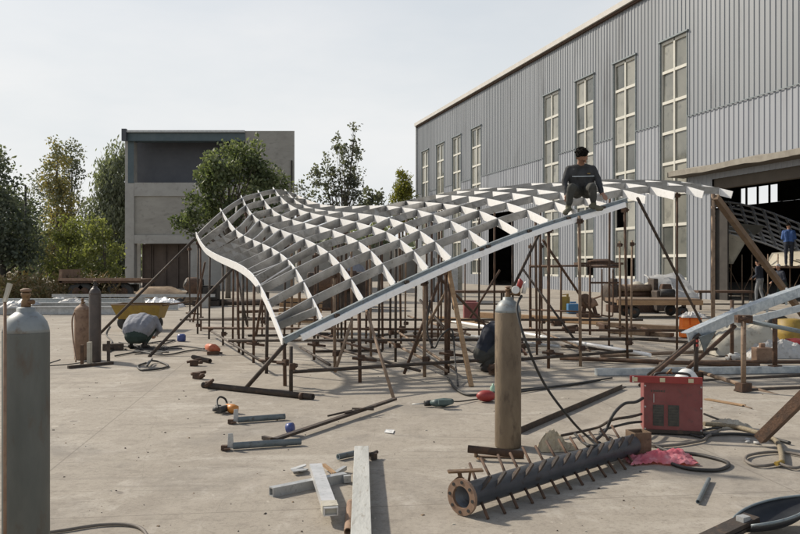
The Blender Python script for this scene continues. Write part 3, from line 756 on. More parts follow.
# ---------------------------------------------------------------- scaffold under it
scaf=thing('tube_scaffold','rusty tube and coupler scaffold standing under the wavy canopy','scaffold',(0.5,13.5,0))
rng=random.Random(21)
bases=[(190,322),(197.6,334),(201,331),(209,339),(223,345.5),(239,352.5),(243,355),(253.5,363),(247.6,328.6),(262,336.5),(266.4,373.6),(285,386),(291,392),
(314,360),(335,370),(360,382.5),(318,343),(352,351.6),(371,358),(345,349),(366,344),(378.5,351.6),(390,347.7),(395.5,362),(401,344),(405,333),(415,353),
(424.5,377),(446,375),(448,373),(401,342.5),(438,340),(465,316),(479,335.5),(537,355),(548.5,368.5),(580.5,366.5),(542,331.6),(531,330),(620,337),(627.5,362),(631,340)]
poles=[]
def clampv(mb,p,r=.045):
    mb.box(p,(.085,.07,.075),rotz(rng.uniform(0,3))); mb.tube([p+V((.05,-.05,.0)),p+V((.05,.06,.0))],.014,5)
for (px,py) in bases:
    b=G(px,py); z=shell_z(b.x,b.y)
    if z is None:
        for dx,dy in ((0,.3),(.2,.3),(-.2,.3),(0,.7),(.4,.5),(-.3,.8)):
            z=shell_z(b.x+dx,b.y+dy)
            if z: break
    z=(z or 2.2)-.15
    lean=V((rng.uniform(-.03,.03),rng.uniform(-.03,.03),0))*z*.6
    poles.append((b,b+lean+V((0,0,z))))
# further rows hidden behind the front ones, seen between them
for yy in (14.2,15.6,17.0,18.6,20.2):
    for xx in [x*1.05-3.4 for x in range(9)]:
        x=xx+rng.uniform(-.25,.25); y=yy+rng.uniform(-.3,.3)
        z=shell_z(x,y)
        if z is None or x<-3.6: continue
        if rng.random()<.12: continue
        poles.append((V((x,y,0)),V((x+rng.uniform(-.03,.03),y,z-.14))))
for (a,b) in poles:
    obj('pole',MB().tube([a,b],.021 if a.y>12 else .024,8),M[rng.choice(('rust','rust','rust','rustd','rustl'))],scaf)
def rowpoles(y0,y1): return sorted([p for p in poles if y0<=p[0].y<y1],key=lambda p:p[0].x)
# ledgers: long tubes clamped low on the poles
def led(p,q,m='rust',r=.024,name='ledger'):
    obj(name,MB().tube([V(p),V(q)],r,8),M[m],scaf)
led(P(291,372,9.6),P(478,360.5,10.95),'rustd'); led(P(500,361,11.0),P(632,351,12.5),'rustd')
led(P(186,319,17.6),P(290,318,17.2),'rustd')
for yy,z in ((11.9,.35),(14.4,.33),(17.1,.32)):
    rp=[p for p in rowpoles(yy-.8,yy+.8)]
    if len(rp)<3: continue
    a,b=rp[0][0],rp[-1][0]
    led(V((a.x-.4,a.y+.03,z)),V((b.x+.5,b.y+.03,z+rng.uniform(-.05,.05))),rng.choice(('rust','rustd')))
    if yy>18: led(V((a.x+.8,a.y,1.35+rng.uniform(-.1,.1))),V((b.x-.6,b.y,1.5)),'rust',.021)
# receding ledgers
for (p,q) in (((266,364,10.9),(209,330,16.5)),((300,347,12.8),(330,365,10.8)),((345,351,12.0),(420,371,10.2)),((382,338,13.4),(447,371,10.4)),((395,330,15.5),(456,370,10.6)),((440,338,13.6),(492,360,11.2)),((530,328,17),(590,351,12.3)),((300,330,15),(378,352,12)),((408,316,18),(470,335,14.5))):
    led(P(*p),P(*q),rng.choice(('rust','rustd','rustl')),.020)
# diagonal braces
for (p,q,m) in (((404,374,10.9),(444,268,11.3),'rust'),((447,290,11.2),(412,353,12.8),'rustl'),((430,268,11.2),(490,330,14.0),'rust'),((507,300,11.9),(543,226,11.9),'rustd'),((543,240,13),(594,316,14.5),'rust'),((522,268,15),(575,340,14),'rustd'),
    ((335,372,10.4),(352,320,10.9),'rustl'),((205,262,17),(193,322,17.3),'rust'),((236,270,14.5),(247,325,14.0),'rustd'),((256,335,12.6),(262,300,12.4),'rust'),((420,300,13),(455,340,12),'rustd'),((500,270,15),(470,318,15),'rust')):
    led(P(*p),P(*q),m,.022,'brace')
n=0
for (a,b) in poles[:42]:
    z=.22+rng.uniform(-.03,.12)
    cm=MB(); clampv(cm,a+(b-a)*(z/max(b.z,.3))+V((.02,-.02,0)))
    if rng.random()<.5: cm.tube([a+V((-.1,-.04,z)),a+V((.16+rng.random()*.12,-.06,z-.03))],.02,7)
    obj('coupler',cm,M['coupler'],scaf); n+=1
for (a,b) in poles[:60]:
    if b.z>1.2:
        cm=MB(); clampv(cm,b-V((0,0,.08))); obj('coupler',cm,M['coupler'],scaf)

# ---------------------------------------------------------------- raking props, each leaning by itself
grp='props raking against the canopy'
def prop(name,p,q,r,m,label,extra=None,sq=False):
    p=V(p);q=V(q); mb=MB()
    if sq: mb.bar(p,q,r*2,r*2)
    else: mb.tube([p,q],r,10)
    o=single(name,mb,M[m],label,'prop',(q.x,q.y,0),grp); return o
prop('raking_prop',P(195.5,238,17.4),G(99,334.5),.032,'rustd','long dark tube leaning from the far left corner of the canopy to the gas cylinders')
prop('raking_prop',P(238,263,14.6),G(149,357),.028,'rustd','steel tube leaning from the left edge of the canopy down to a cable coil')
prop('raking_prop',P(286,343,9.75),G(246,388),.028,'rustd','short dark tube propping the low front corner of the canopy')
prop('raking_prop',P(364,302,10.35),G(393.5,398),.020,'rustl','thin pale leg under the front beam standing on the long flat bar')
prop('raking_prop',P(447,262,11.0),G(471.5,387),.026,'wood','orange timber leg leaning under the middle of the front beam',sq=True)
prop('raking_prop',P(637.5,198,12.5),G(711,341.5),.024,'rustd','thin dark tube leaning from beside the seated worker to the right')
prop('raking_prop',P(715.5,197,13.5),G(820,338),.05,'woodo','thick brown timber leaning from the right end of the canopy',sq=True)
p=G(713,354); prop('support_post',P(713,194,13.55),p,.034,'rustl','mottled pale post holding up the right end of the canopy')

# loose tubes on the ground among the poles, all alike
rg=random.Random(15)
lt=None
for k in range(12):
    x=rg.uniform(-2.5,4.2); y=rg.uniform(11.8,17.5); a=rg.uniform(-.35,.35)+(0 if k%3 else 1.2); L=rg.uniform(.9,1.9)
    d=V((math.cos(a),math.sin(a),0))*L/2
    single('loose_tube',MB().tube([V((x,y,.028))-d,V((x,y,.028))+d],.024,9,hollow=.8),M[rg.choice(('rust','rustl','rustd','galvdull'))],'tube lying on the ground among the scaffold poles under the canopy','steel tube',(x,y,0),'loose tubes under the canopy')
# ---------------------------------------------------------------- gas cylinders
def cylinder(label,base,r,hs,hn,body,sh,valve='brass',tilt=None,wheel=True):
    base=V(base); t=thing('gas_cylinder',label,'gas cylinder',base,'gas cylinders')
    obj('body',MB().lathe(base,[(r*.93,0),(r,.015),(r,hs*.5),(r,hs),(r*.995,hs+.004)],32),M[body],t)
    dn=hn-hs
    obj('shoulder',MB().lathe(base,[(r*1.0,hs+.004),(r*.97,hs+dn*.2),(r*.88,hs+dn*.45),(r*.70,hs+dn*.68),(r*.48,hs+dn*.82),(r*.40,hs+dn*.86),(r*.40,hs+dn),(r*.30,hs+dn+.005)],32),M[sh],t)
    if valve:
        z=base+V((0,0,hn))
        vo=obj('valve',MB().lathe(z,[(.02,0),(.024,.01),(.022,.03),(.018,.045),(.018,.055),(.024,.06),(.024,.075),(.012,.08)],12).tube([z+V((0,0,.03)),z+V((.045,-.015,.03))],.012,8),M[valve],t)
        if wheel: obj('handwheel',MB().lathe(z+V((0,0,.08)),[(.012,0),(.026,.003),(.028,.012),(.012,.018)],12),M['cylred'],vo)
    return t
b=P(26,265+CAMZ*F/3.9,3.9); b.z=0
cylinder('tall grey-green gas cylinder close to the camera at far left',b,.110,1.20,1.325,'cylgrey','cylshoulder')
cb_=G(508,447); c508=cylinder('brown gas cylinder with pale shoulder and regulator standing mid foreground',cb_,.1105,1.135,1.265,'cylbrown','cylshoulder')
b=G(82.5,359.5); cylinder('short rust-coloured gas cylinder in the stand at left',b,.125,.79,.90,'cylred','cylred')
b=G(95,362); cylinder('slim dark gas cylinder, taller of the pair at left',b,.092,1.07,1.20,'cyldark','cyldark','black')
# regulator
z=cb_+V((0,0,1.30)); t=thing('gas_regulator','gas regulator with white gauge and red heater on top of the brown cylinder','regulator',z)
obj('regulator_body',MB().tube([z+V((.03,-.02,0)),z+V((.10,-.03,.01))],.02,10).tube([z+V((.07,-.03,-.02)),z+V((.075,-.03,.05))],.028,12),M['brass'],t)
obj('gauge',MB().lathe(z+V((.055,-.06,.03)),[(.03,0),(.034,.004),(.034,.02),(.03,.024)],16,axis=(-.1,-1,.1)),M['white'],t)
obj('heater',MB().tube([z+V((.085,-.04,.05)),z+V((.10,-.045,.10)),z+V((.09,-.045,.125))],[.022,.024,.01],10),M['redb'],t)
obj('flow_tube',MB().tube([z+V((.125,-.03,.0)),z+V((.14,-.035,.07)),z+V((.15,-.035,.10))],[.018,.018,.012],10),M['white'],t)
hose('gas_hose',[z+V((.11,-.03,-.02)),P(517,310,6.45),P(527,345,6.35),P(545,385,6.5),P(571,420,6.6),G(588,437,.02),G(600,443,.15)],.011,M['black'],'black hose dropping from the regulator to the spiked pipe')
# cylinder stand
B=G(90,366); t=thing('cylinder_stand','low dark steel stand with short uprights in front of the two left cylinders','stand',B)
obj('base_bar',MB().bar(G(68,367.5,.02),G(113,363,.02),.05,.05),M['rustd'],t)
obj('upright',MB().bar(G(82,365),P(82,345,G(82,365).y),.04,.04),M['rust'],t)
obj('upright',MB().bar(G(108.5,363),P(108.5,341,G(108.5,363).y),.04,.04),M['rustd'],t)
setp(obj('upright',MB().bar(G(89.5,366),P(89.5,342,G(89.5,366).y),.085,.05),M['tarp'],t),'pale short plank upright')
hose('cable',[G(60,360),G(45,366),G(75,364),G(100,359)],.014,M['black'],'black cable on the ground beside the left cylinder stand')
hose('gas_hose',[P(79,306,12.7),P(72.5,318,12.6),P(73,338,12.6),G(76,362,.02)],.012,M['cylred'],'rust-red hose looping down the short left cylinder')
# thin pole with flat tag by the near cylinder
B=P(5,265+CAMZ*F/3.7,3.7); B.z=0
t=thing('signal_stake','thin rusty rod with a pale flat tag beside the near left cylinder','rod',B)
obj('rod',MB().tube([B,P(5,302,3.7)],.008,8),M['cylred'],t)
obj('tag',MB().plate([P(3,302,3.7),P(6,302,3.69),P(12,284,3.7),P(8,283,3.71)],.01),M['tarp'],t)
hose('cable',[G(20,536,.01),G(60,531,.012),G(100,525,.012),G(130,525,.012),G(144,531,.012),G(150,545,.012)],.010,M['hosegrey'],'thin grey hose curving on concrete at the bottom left')

# ---------------------------------------------------------------- welder
d=7.02; bl=G(643.5,434); br=G(703,436.5); ax=(br-bl).normalized(); dep=V((-ax.y,ax.x,0)); L=(br-bl).length; Hh=.46
wc=bl+ax*L/2+dep*.14; rw=rotz(math.atan2(ax.y,ax.x))
wel=thing('welding_machine','red box-shaped welding machine standing on the concrete','welder',wc)
obj('case',MB().box(wc+V((0,0,Hh/2+.02)),(L,.28,Hh),rw),M['red'],wel,bevel=.012)
obj('foot',MB().box(wc+V((0,0,.01)),(L*.9,.24,.02),rw),M['black'],wel)
for fx in (.165,.42):
    vm=MB()
    for k in range(7): vm.box(bl+ax*(L*fx+.045)-dep*.004+V((0,0,.10+.025*k)),(.085,.008,.016),rw)
    vm.box(bl+ax*(L*fx+.045)-dep*.001+V((0,0,.175)),(.095,.006,.19),rw)
    obj('vent',vm,M['vent'],wel)
lm=MB()
for k,(wd,hh) in enumerate(((.012,.018),(.012,.018),(.03,.012),(.012,.018),(.025,.012),(.012,.018))): lm.box(bl+ax*(.07+k*.022)-dep*.002+V((0,0,.395)),(wd*.8,.004,hh),rw)
obj('lettering',lm,M['vent'],wel)
obj('carry_handle',MB().tube(spline([bl+ax*.12+dep*.16+V((0,0,Hh+.02)),bl+ax*.14+dep*.16+V((0,0,Hh+.075)),bl+ax*.40+dep*.16+V((0,0,Hh+.075)),bl+ax*.42+dep*.16+V((0,0,Hh+.02))],5),.012,8),M['black'],wel)
rv=MB()
for fx in (.03,.97):
    for z_ in (.05,.25,.44): rv.lathe(bl+ax*(L*fx)+V((0,0,z_))-dep*.005,[(.008,0),(.008,.006)],8,axis=dep)
obj('screws',rv,M['galvdull'],wel)
obj('base_rail',MB().bar(bl-dep*.008+V((0,0,.03)),br-dep*.008+V((0,0,.03)),.012,.03),M['rustd'],wel)
obj('scratch',MB().box(bl+ax*(.09)-dep*.002+V((0,0,.33)),(.006,.003,.08),rw),M['whitesheet'],wel)
lv0=P(633.5,386,7.0); lv1=P(702,384.5,7.0); 
lc=(lv0+lv1)/2; lc.z=Hh+.02+.032; ln=thing('spirit_level','red spirit level lying on top of the welding machine','spirit level',lc)
a=lc-ax*.33-dep*.03; b=lc+ax*.29-dep*.03
obj('bar',MB().bar(a,b,.026,.06),M['redb'],ln,bevel=.003)
for k in (.07,.45,.84):
    p=a.lerp(b,k); obj('vial',MB().bar(p-ax*.022-dep*.004,p+ax*.022-dep*.004,.03,.036),M['cream'],ln)
obj('end_mark',MB().bar(a+ax*.02-dep*.003,a+ax*.035-dep*.003,.027,.05),M['white'],ln)
p=lc+ax*.02+V((0,0,.05)); single('pliers',MB().tube([p-ax*.03,p+V((0,0,.03)),p+ax*.015+V((0,0,.045))],.010,6).tube([p+ax*.02,p+V((0,0,.03))],.008,6),M['brass'],'small metal clip on top of the red spirit level','tool',(p.x,p.y,p.z-.03))
hb=G(697,428); hc=V((hb.x-.02,hb.y+.22,.335))
hm=MB()
for i in range(1):
    hm.ell(hc,(.135,.11,.20),None,20); hm.box(hc+V((0,0,-.23)),(.17,.15,.21),None,0,.9)
single('welding_helmet','' if False else hm,M['white'],'white rounded cover standing behind the right end of the welding machine','helmet',(hc.x,hc.y,0))
# welding cables
hose('cable',[bl+ax*.01-dep*.02+V((-.02,0,.33)),P(636,402,7.0),P(624,404,7.0),P(613,415,6.8),G(606,430,.10),G(596,440,.08)],.014,M['black'],'thick black welding lead from the upper left of the red welder')
hose('cable',[bl-ax*.02+V((0,0,.18)),P(630,417,6.9),P(612,420,6.9),G(596,428,.05),G(560,436,.03)],.013,M['rustd'],'brown lead from the lower left of the red welder')
hose('cable',[bl-ax*.02+V((0,0,.11)),P(625,424,6.9),G(600,432,.06),G(612,440,.05),G(590,446,.2),G(575,434,.06)],.012,M['black'],'tangled black lead between welder and spiked pipe')
hose('cable',[G(628,440,.02),G(660,446,.02),G(700,441,.02),G(708,436,.02),G(720,430,.02)],.013,M['hosegrey'],'grey cable running along the front of the red welder')
hose('cable',[G(640,436,.02),G(665,450,.015),G(700,455,.015),G(728,463,.015),G(718,470,.015),G(690,469,.015),G(672,464,.015)],.014,M['black'],'black cable loop on the ground right of the pink film')
hose('hose_bundle',[G(704,424,.06),G(730,426,.03),G(752,431,.03),G(775,440,.03),G(781,452,.03),G(782,463,.03)],.022,M['hosetan'],'tan braided hose bundle running right from the red welder')
hose('cable',[G(704,414,.12),G(720,420,.05),G(745,428,.02),G(764,433,.02)],.010,M['hosegrey'],'thin grey cable beside the tan hose bundle')
hose('cable',[G(704,435,.02),G(735,434,.02),G(765,437,.02),G(790,443,.02)],.014,M['black'],'black cable along the ground right of the red welder')
hose('hose_coil',[G(782,463,.02),G(760,466,.02),G(746,461,.02),G(750,455,.02),G(775,452,.02),G(800,455,.02),G(812,461,.02),G(796,468,.02),G(780,464,.03)],.012,M['hosegrey'],'coil of hose at the lower right near the brown square tube')
single('hose_fitting',MB().tube([G(776,464,.03),G(783,462,.035)],.018,8),M['yellow'],'small yellow hose fitting on the coil at right','fitting',G(779,463))
hose('cable',[G(704,438,.01),G(690,433,.02),G(716,428,.02),G(740,424,.02)],.012,M['black'],'short black cable tangled at the right foot of the welder')
rg=random.Random(4)
mb=crumple(G(728,428),.22,.07,.10,3,1,22,12)
single('rag',mb,M['tarp'],'crumpled pale rags on the hose bundle right of the welder','rag',G(728,428))
mb=MB()
for k in range(6): q=G(rg.uniform(745,758),rg.uniform(439,444),.012); mb.ell(q,(.03,.02,.012),rotz(rg.random()*3),8,0,.6)
single('paper_scrap',mb,M['whitesheet'],'white scraps of paper at the foot of the brown square tube','paper',G(751,441))

# ---------------------------------------------------------------- spiked pipe
A=P(461,500,4.78); A.z=.115; Bq=P(632,441,6.22); Bq.z=.105
dr=(Bq-A).normalized(); pe=dr.cross(V((0,0,1))).normalized()   # towards viewer-right
if pe.y>0: pe=-pe
sp_=thing('spiked_pipe','dark steel pipe with rows of rod spikes and a rusty flange','pipe',V((A.x,A.y,0)))
obj('tube',MB().tube([A+dr*.02,Bq],.078,28,hollow=.86),M['pipe'],sp_)
fm=MB(); n=32; ring=[]
x=dr.orthogonal().normalized(); y=dr.cross(x)
for (r,o) in ((.068,-.0),(.112,-.0),(.112,.022),(.068,.022)):
    ring.append([A+dr*o+(x*math.cos(2*math.pi*j/n)+y*math.sin(2*math.pi*j/n))*r for j in range(n)])
vs=sum(ring,[]); fs=[]
for i in range(4):
    for j in range(n): fs.append((i*n+j,i*n+(j+1)%n,((i+1)%4)*n+(j+1)%n,((i+1)%4)*n+j))
fm.add(vs,fs); fl=obj('flange',fm,M['cylred'],sp_)
bm_=MB()
for k in range(8):
    t=2*math.pi*(k+.3)/8; c=A+(x*math.cos(t)+y*math.sin(t))*.092; bm_.tube([c-dr*.004,c+dr*.026],.011,8)
obj('bolt_hole',bm_,M['black'],fl)
obj('bore',MB().lathe(A+dr*.16,[(.066,0),(.0001,.001)],24,axis=dr),M['black'],sp_)
for k in range(13):
    c=A.lerp(Bq,.075+.9*k/12.6)+V((0,0,0)); j=rg.uniform(-.012,.012)
    sv=V((.25+rg.uniform(-.05,.05),-.82,-.50)).normalized(); tt=(c.z-.006)/-sv.z
    obj('spike',MB().tube([c+sv*.05,c+sv*min(tt,.235)],.0098,7),M['rust'],sp_)
    obj('spike',MB().tube([c-sv*.05+dr*.03,c-sv*(.235+rg.uniform(0,.03))+dr*(.03+j)],.0098,7),M['rust'],sp_)
    e=c+pe*.045+V((0,0,.055))
    obj('stub',MB().bar(e-dr*.075+pe*.018+V((0,0,-.045)),e+dr*.075+pe*.0+V((0,0,.042)),.022,.018),M['rustd'],sp_)
# scrap bracket on the pipe's near end
q=A+dr*.10-pe*.05+V((0,0,.10)); 
single('scrap_bracket',MB().bar(q-V((.11,.0,-.03)),q+V((.11,.02,.035)),.05,.012).bar(q+V((-.04,0,.03)),q+V((-.02,-.01,-.06)),.02,.02).tube([q+V((-.05,-.03,-.03)),q+V((-.03,.02,-.03))],.03,10).bar(q+V((.03,0,.03)),q+V((.02,0,-.03)),.015,.015),M['brass'],'small scrap of welded bracket lying on the flange end of the spiked pipe','scrap',(q.x,q.y,q.z-.09))
# rusty open box, cloth sack, pink film
c=G(641,458); t=thing('steel_box','open-topped rusty square steel box at the far end of the spiked pipe','box',V((c.x,c.y,0)))
bb=MB(); w0=.145; rr=rotz(.25)
for sx,sy,dx,dy in ((0,-.07,.145,.008),(0,.07,.145,.008),(-.07,0,.008,.132),(.07,0,.008,.132)): bb.box(V((c.x,c.y+.07,.10))+rr@V((sx,sy,0)),(dx,dy,.2),rr)
bb.box(V((c.x,c.y+.07,.008)),(.13,.13,.012),rr)
obj('box_shell',bb,mat('rusty_box',(.12,.075,.045),(.19,.13,.085),.8,.1,10,(.07,.045,.03),18,.2),t)
c=G(551,451); mb=crumple((c.x+.02,c.y+.04,0),.11,.10,.20,4,.8,22,18); crumple((c.x+.10,c.y+.05,0),.12,.09,.08,9,.9,18,14,.3,mb)
single('cloth_sack',mb,mat('sacking',(.40,.33,.22),(.5,.43,.31),.9,0,12,(.25,.19,.12),20,.5,25),'crumpled beige cloth sack between the brown cylinder and the spiked pipe','sack',(c.x,c.y,0))
# pink film: a crumpled sheet
c=G(660,462); mb=MB(); nx,ny=44,26; vs=[];fs=[]
for j in range(ny+1):
    for i in range(nx+1):
        u=i/nx*2-1; v=j/ny*2-1
        edge=1-.22*abs(mnoise.noise(V((u*2,v*2,5))))
        if u<-.1: vv=v*(.45+.35*abs(u+.1))
        else: vv=v*(.62+.3*math.sin((u+.1)*2.2))
        dome=max(0,(1-u*u)*(1-v*v))
        z=.012+.062*dome**.8*(.55+.9*mnoise.noise(V((u*1.6,v*1.3,1.7)))+.5)+.035*abs(mnoise.noise(V((u*5,v*4,2))))+.012*mnoise.noise(V((u*14,v*11,4)))
        vs.append(V((c.x+u*.275*edge,c.y+vv*.17*edge+.02*u,max(.006,z))))
for j in range(ny):
    for i in range(nx):
        a=j*(nx+1)+i; fs.append((a,a+1,a+nx+2,a+nx+1))
mb.add(vs,fs,0,True)
single('plastic_film',mb,M['pink'],'crumpled sheet of pink plastic film in front of the red welder','plastic film',(c.x,c.y,0))
single('pipe_offcut',MB().tube([G(698,502,.02),G(709,479,.02)],.014,12,hollow=.75),M['greyblue'],'short grey pipe offcut on bare concrete below the pink film','pipe offcut',G(703,490))
# black shovel-like trough at bottom right
c=G(775,520); t=thing('steel_trough','dark steel trough with pale rim and flat handle bar at the lower right corner','trough',V((c.x,c.y,0)))
a=G(742,526,.06); b=G(812,500,.14); tb=MB(); n=14; dirt=(b-a).normalized(); pt=V((-dirt.y,dirt.x,0)).normalized(); rings=[]
for i in range(n+1):
    u=i/n; wd=.13*math.sin(math.pi*min(1,.12+u*.85))**.7; row=[]
    for j in range(9):
        ph=math.pi*j/8; row.append(a.lerp(b,u)+pt*(math.cos(ph)*wd)+V((0,0,-math.sin(ph)*.08*math.sin(math.pi*min(1,.2+u*.7))+.02)))
    rings.append(row)
vs=sum(rings,[]); fs=[(i*9+j,i*9+j+1,(i+1)*9+j+1,(i+1)*9+j) for i in range(n) for j in range(8)]
tb.add(vs,fs,0,True); to=obj('bowl',tb,M['rustd'],t); to.data.materials.clear(); to.data.materials.append(mat('black_steel',(.022,.024,.028),(.04,.042,.045),.45,.3,6))
sm=to.modifiers.new('Solid','SOLIDIFY'); sm.thickness=.006
rim=[r[0] for r in rings]; rim2=[r[8] for r in rings]
obj('rim',MB().tube(rim,.008,6).tube(rim2,.009,6),M['greyblue'],t)
obj('handle_bar',MB().bar(G(704,540,.03),G(752,517,.09),.10,.025).bar(G(722,541,.02),G(756,522,.06),.05,.02),M['rustd'],t)
obj('end_bracket',MB().box(a.lerp(b,.04)+V((-.01,0,.03)),(.06,.05,.04),rotz(.5)),M['galvdull'],t)

# ---------------------------------------------------------------- loose steel in the foreground
def sqtube(name,p,q,wd,h,m,label,cat='steel tube',hollow=True,group='loose steel on the concrete',zoff=None):
    p=V(p);q=V(q); d=(q-p).normalized(); xs=d.cross(V((0,0,1))).normalized(); u=xs.cross(d); mb=MB(); t=.007
    if hollow:
        for off,ww,hh in ((u*(h/2-t/2),wd,t),(-u*(h/2-t/2),wd,t)): mb.bar(p+off,q+off,ww,hh)
        for off in (xs*(wd/2-t/2),-xs*(wd/2-t/2)): mb.bar(p+off,q+off,t,h-2*t)
        mb.bar(p+d*.12,p+d*.125,wd-2*t,h-2*t)
    else: mb.bar(p,q,wd,h)
    return single(name,mb,M[m],label,cat,((p.x+q.x)/2,(p.y+q.y)/2,0),group)
M['plankgrey']=mat('grey_plank',(.34,.345,.325),(.44,.445,.42),.75,0,5,(.25,.235,.20),14,.15,30,stretch=(2.5,.6,1))
single('steel_plank',MB().bar(G(361.5,449,.085),G(361,548,.085),.112,.05),M['plankgrey'],'long flat grey-white plank pointing at the camera in the centre foreground','plank',G(361,500),'loose steel on the concrete',bevel=.003)
single('pipe_offcut',MB().tube([G(338,457,.03),G(354,453.5,.03)],.024,12,hollow=.7),M['greyblue'],'stub of grey pipe poking out left under the far end of the plank','pipe offcut',G(346,455))
single('rag_clamp',MB().box(G(373,456,.03),(.05,.06,.05),rotz(.4)).tube([G(370,455,.05),G(377,452,.05)],.015,8),M['rustd'],'small dark clamp poking out right under the far end of the plank','clamp',G(373,456))
sqtube('galvanised_tube',G(331,512,.085),G(315.5,467,.085),.085,.05,'galvmid','open-ended galvanised box tube lying across a grey bar')
single('end_collar',MB().bar(G(328.5,505,.087),G(330.5,510.5,.087),.094,.056),M['tarp'],'tape collar near the open end of the galvanised box tube','tape',G(329,508,.06))
sqtube('steel_bar',G(271,492,.03),G(345,477,.03),.055,.06,'galvdull','grey square bar lying crosswise under the galvanised box tube')
single('pipe_offcut',MB().tube([G(348,532,.025),G(350.5,503,.025)],.024,12,hollow=.75),M['cylred'],'short brown rusty pipe left of the long plank','pipe offcut',G(349,515))
single('steel_bracket',MB().bar(G(291,470,.02),G(306,465,.05),.05,.008).bar(G(292,471,.03),G(305,469.5,.03),.06,.008).bar(G(294,468,.01),G(305,470.5,.01),.07,.01),M['galvdull'],'folded steel bracket at the far end of the galvanised box tube','bracket',G(298,469),'loose steel on the concrete')
single('hammer',MB().bar(G(324,465,.04),G(335,474,.04),.022,.02),M['wood'],'small wooden stick beside the crossing grey bars','stick',G(330,469))
single('steel_angle',MB().bar(G(334,475,.03),G(345,468,.03),.03,.03).box(G(347,479,.03),(.05,.035,.05),rotz(.3)),M['galvdull'],'short steel angle piece at the right end of the crosswise grey bar','angle',G(341,472))
def tubewithplate(p,q,ph,label):
    p=V(p);q=V(q); d=(q-p).normalized(); xs=d.cross(V((0,0,1))).normalized()
    t=thing('bracket_tube',label,'steel tube',V((p.x,p.y,0)),'loose steel on the concrete')
    obj('tube',MB().tube([p,q],.029,12,hollow=.8),M['greyblue'],t)
    c=p-d*.02
    obj('end_plate',MB().box(c+V((0,0,ph/2-.01)),(.055,.014,ph+.02),rotz(math.atan2(d.y,d.x)),0,.7),M['galvdull'],t)
    obj('foot_angle',MB().bar(c-xs*.05-d*.03+V((0,0,-.015)),c+xs*.05-d*.03+V((0,0,-.015)),.05,.012).box(c-d*.05+V((0,0,-.01)),(.05,.04,.04)),M['rust'],t)
    return t
tubewithplate(G(233,446,.035),G(301,441.5,.035),.105,'grey tube with upright end plate, nearest of the two bracket tubes')
tubewithplate(G(238,420,.035),G(285,416.5,.035),.105,'grey tube with upright end plate, farther of the two bracket tubes')
t=thing('scaffold_tube','long rusty scaffold tube lying in front of the canopy corner','scaffold tube',G(258,392),'loose steel on the concrete')
obj('tube',MB().tube([G(203,385,.035),G(313,397,.035)],.036,14,hollow=.8),M['rustd'],t)
obj('coupler',MB().box(G(209,384,.06),(.09,.07,.06),rotz(.3)).tube([G(205,386,.06),G(213,380,.11)],.02,7),M['coupler'],t)
obj('end_ring',MB().tube([G(300,396.2,.035),G(303,396.4,.035)],.041,14),M['coupler'],t)
rp=G(276,438); t=thing('flat_bar','long thin dark flat bar reaching to the pale leg under the beam','flat bar',G(335,418),'loose steel on the concrete')
obj('bar',MB().bar(G(275,439.5,.05),G(395,399,.06),.05,.025),M['rustd'],t)
obj('cross_rod',MB().tube([G(328,416,.08),G(352,410.5,.08)],.010,6).tube([G(345,413,.08),G(376,406,.08)],.009,6).tube([G(352,408.5,.08),G(374,409.5,.07)],.012,6),M['rustd'],t)
single('tape_roll',MB().lathe(G(291.5,428.5,.06)-V((.04,0,0)),[(.025,0),(.045,.002),(.047,.03),(.045,.06),(.02,.062)],18,axis=(1,-.25,.2)),M['blue'],'round blue roll sitting against the thin dark flat bar','tape roll',G(291,432))
single('steel_wedge',MB().bar(G(263,437.5,.02),G(272,439.5,.02),.035,.03),M['rustd'],'tiny dark wedge beside the end of the long flat bar','wedge',G(267,438))
single('white_paper',MB().plate([G(384,432.5,.006),G(393,433.5,.01),G(394.5,430,.008),G(386,429.5,.02)],.003),M['white'],'small white paper scrap lying alone on bare concrete right of the flat bar','paper',G(389,432))
# grinder with cable
c=G(229,411); t=thing('angle_grinder','orange angle grinder with a looped black cable on the concrete','power tool',c)
obj('housing',MB().tube([G(227.5,407.5,.05),G(233,409,.05),G(238,409.5,.045)],[.04,.05,.035],12),mat('orange_tool',(.55,.22,.03),(.45,.17,.03),.45,0,10),t)
obj('disc_head',MB().lathe(G(218,411,.015),[(.05,0),(.06,.006),(.055,.03),(.03,.06)],16).tube([G(219,410,.05),G(228,408,.05)],.035,10),M['black'],t)
obj('cable',MB().tube(spline([G(218,409,.06),P(217,401,8.2),P(220,397,8.25),P(225,399,8.3),P(227,404,8.3),G(226,409,.05)],6),.011,7),M['black'],t)
# drill
c=G(440,406); t=thing('power_drill','grey-green power drill with long bit lying on concrete left of the brown cylinder','power tool',c)
obj('body',MB().tube([G(431,403,.045),G(436,403,.05),G(444,402.5,.05),G(452,401.5,.045)],[.028,.042,.048,.03],12).box(G(445,402,.075),(.14,.05,.05),rotz(.1)),M['teal'],t)
obj('chuck',MB().tube([G(424.5,403.5,.04),G(431,403,.042)],[.03,.034],12),M['black'],t)
obj('bit',MB().tube([G(412,404.5,.03),G(425,403.5,.04)],.007,6),M['galvdull'],t)
obj('cord',MB().tube(spline([G(452,401.5,.045),G(460,401.5,.03),G(475,399.5,.02),G(482,399,.02)],5),.008,6),M['black'],t)
c=G(487,399); t=thing('cutoff_saw','red disc-guarded tool half hidden behind the brown cylinder','power tool',c)
obj('guard',MB().ell(G(486,396,.07),(.11,.07,.065),None,18),M['redb'],t)
obj('handle',MB().tube([G(486,398.5,.03),G(495,398,.04)],.03,10).box(G(491,398.5,.04),(.05,.05,.05)),M['galvdull'],t)
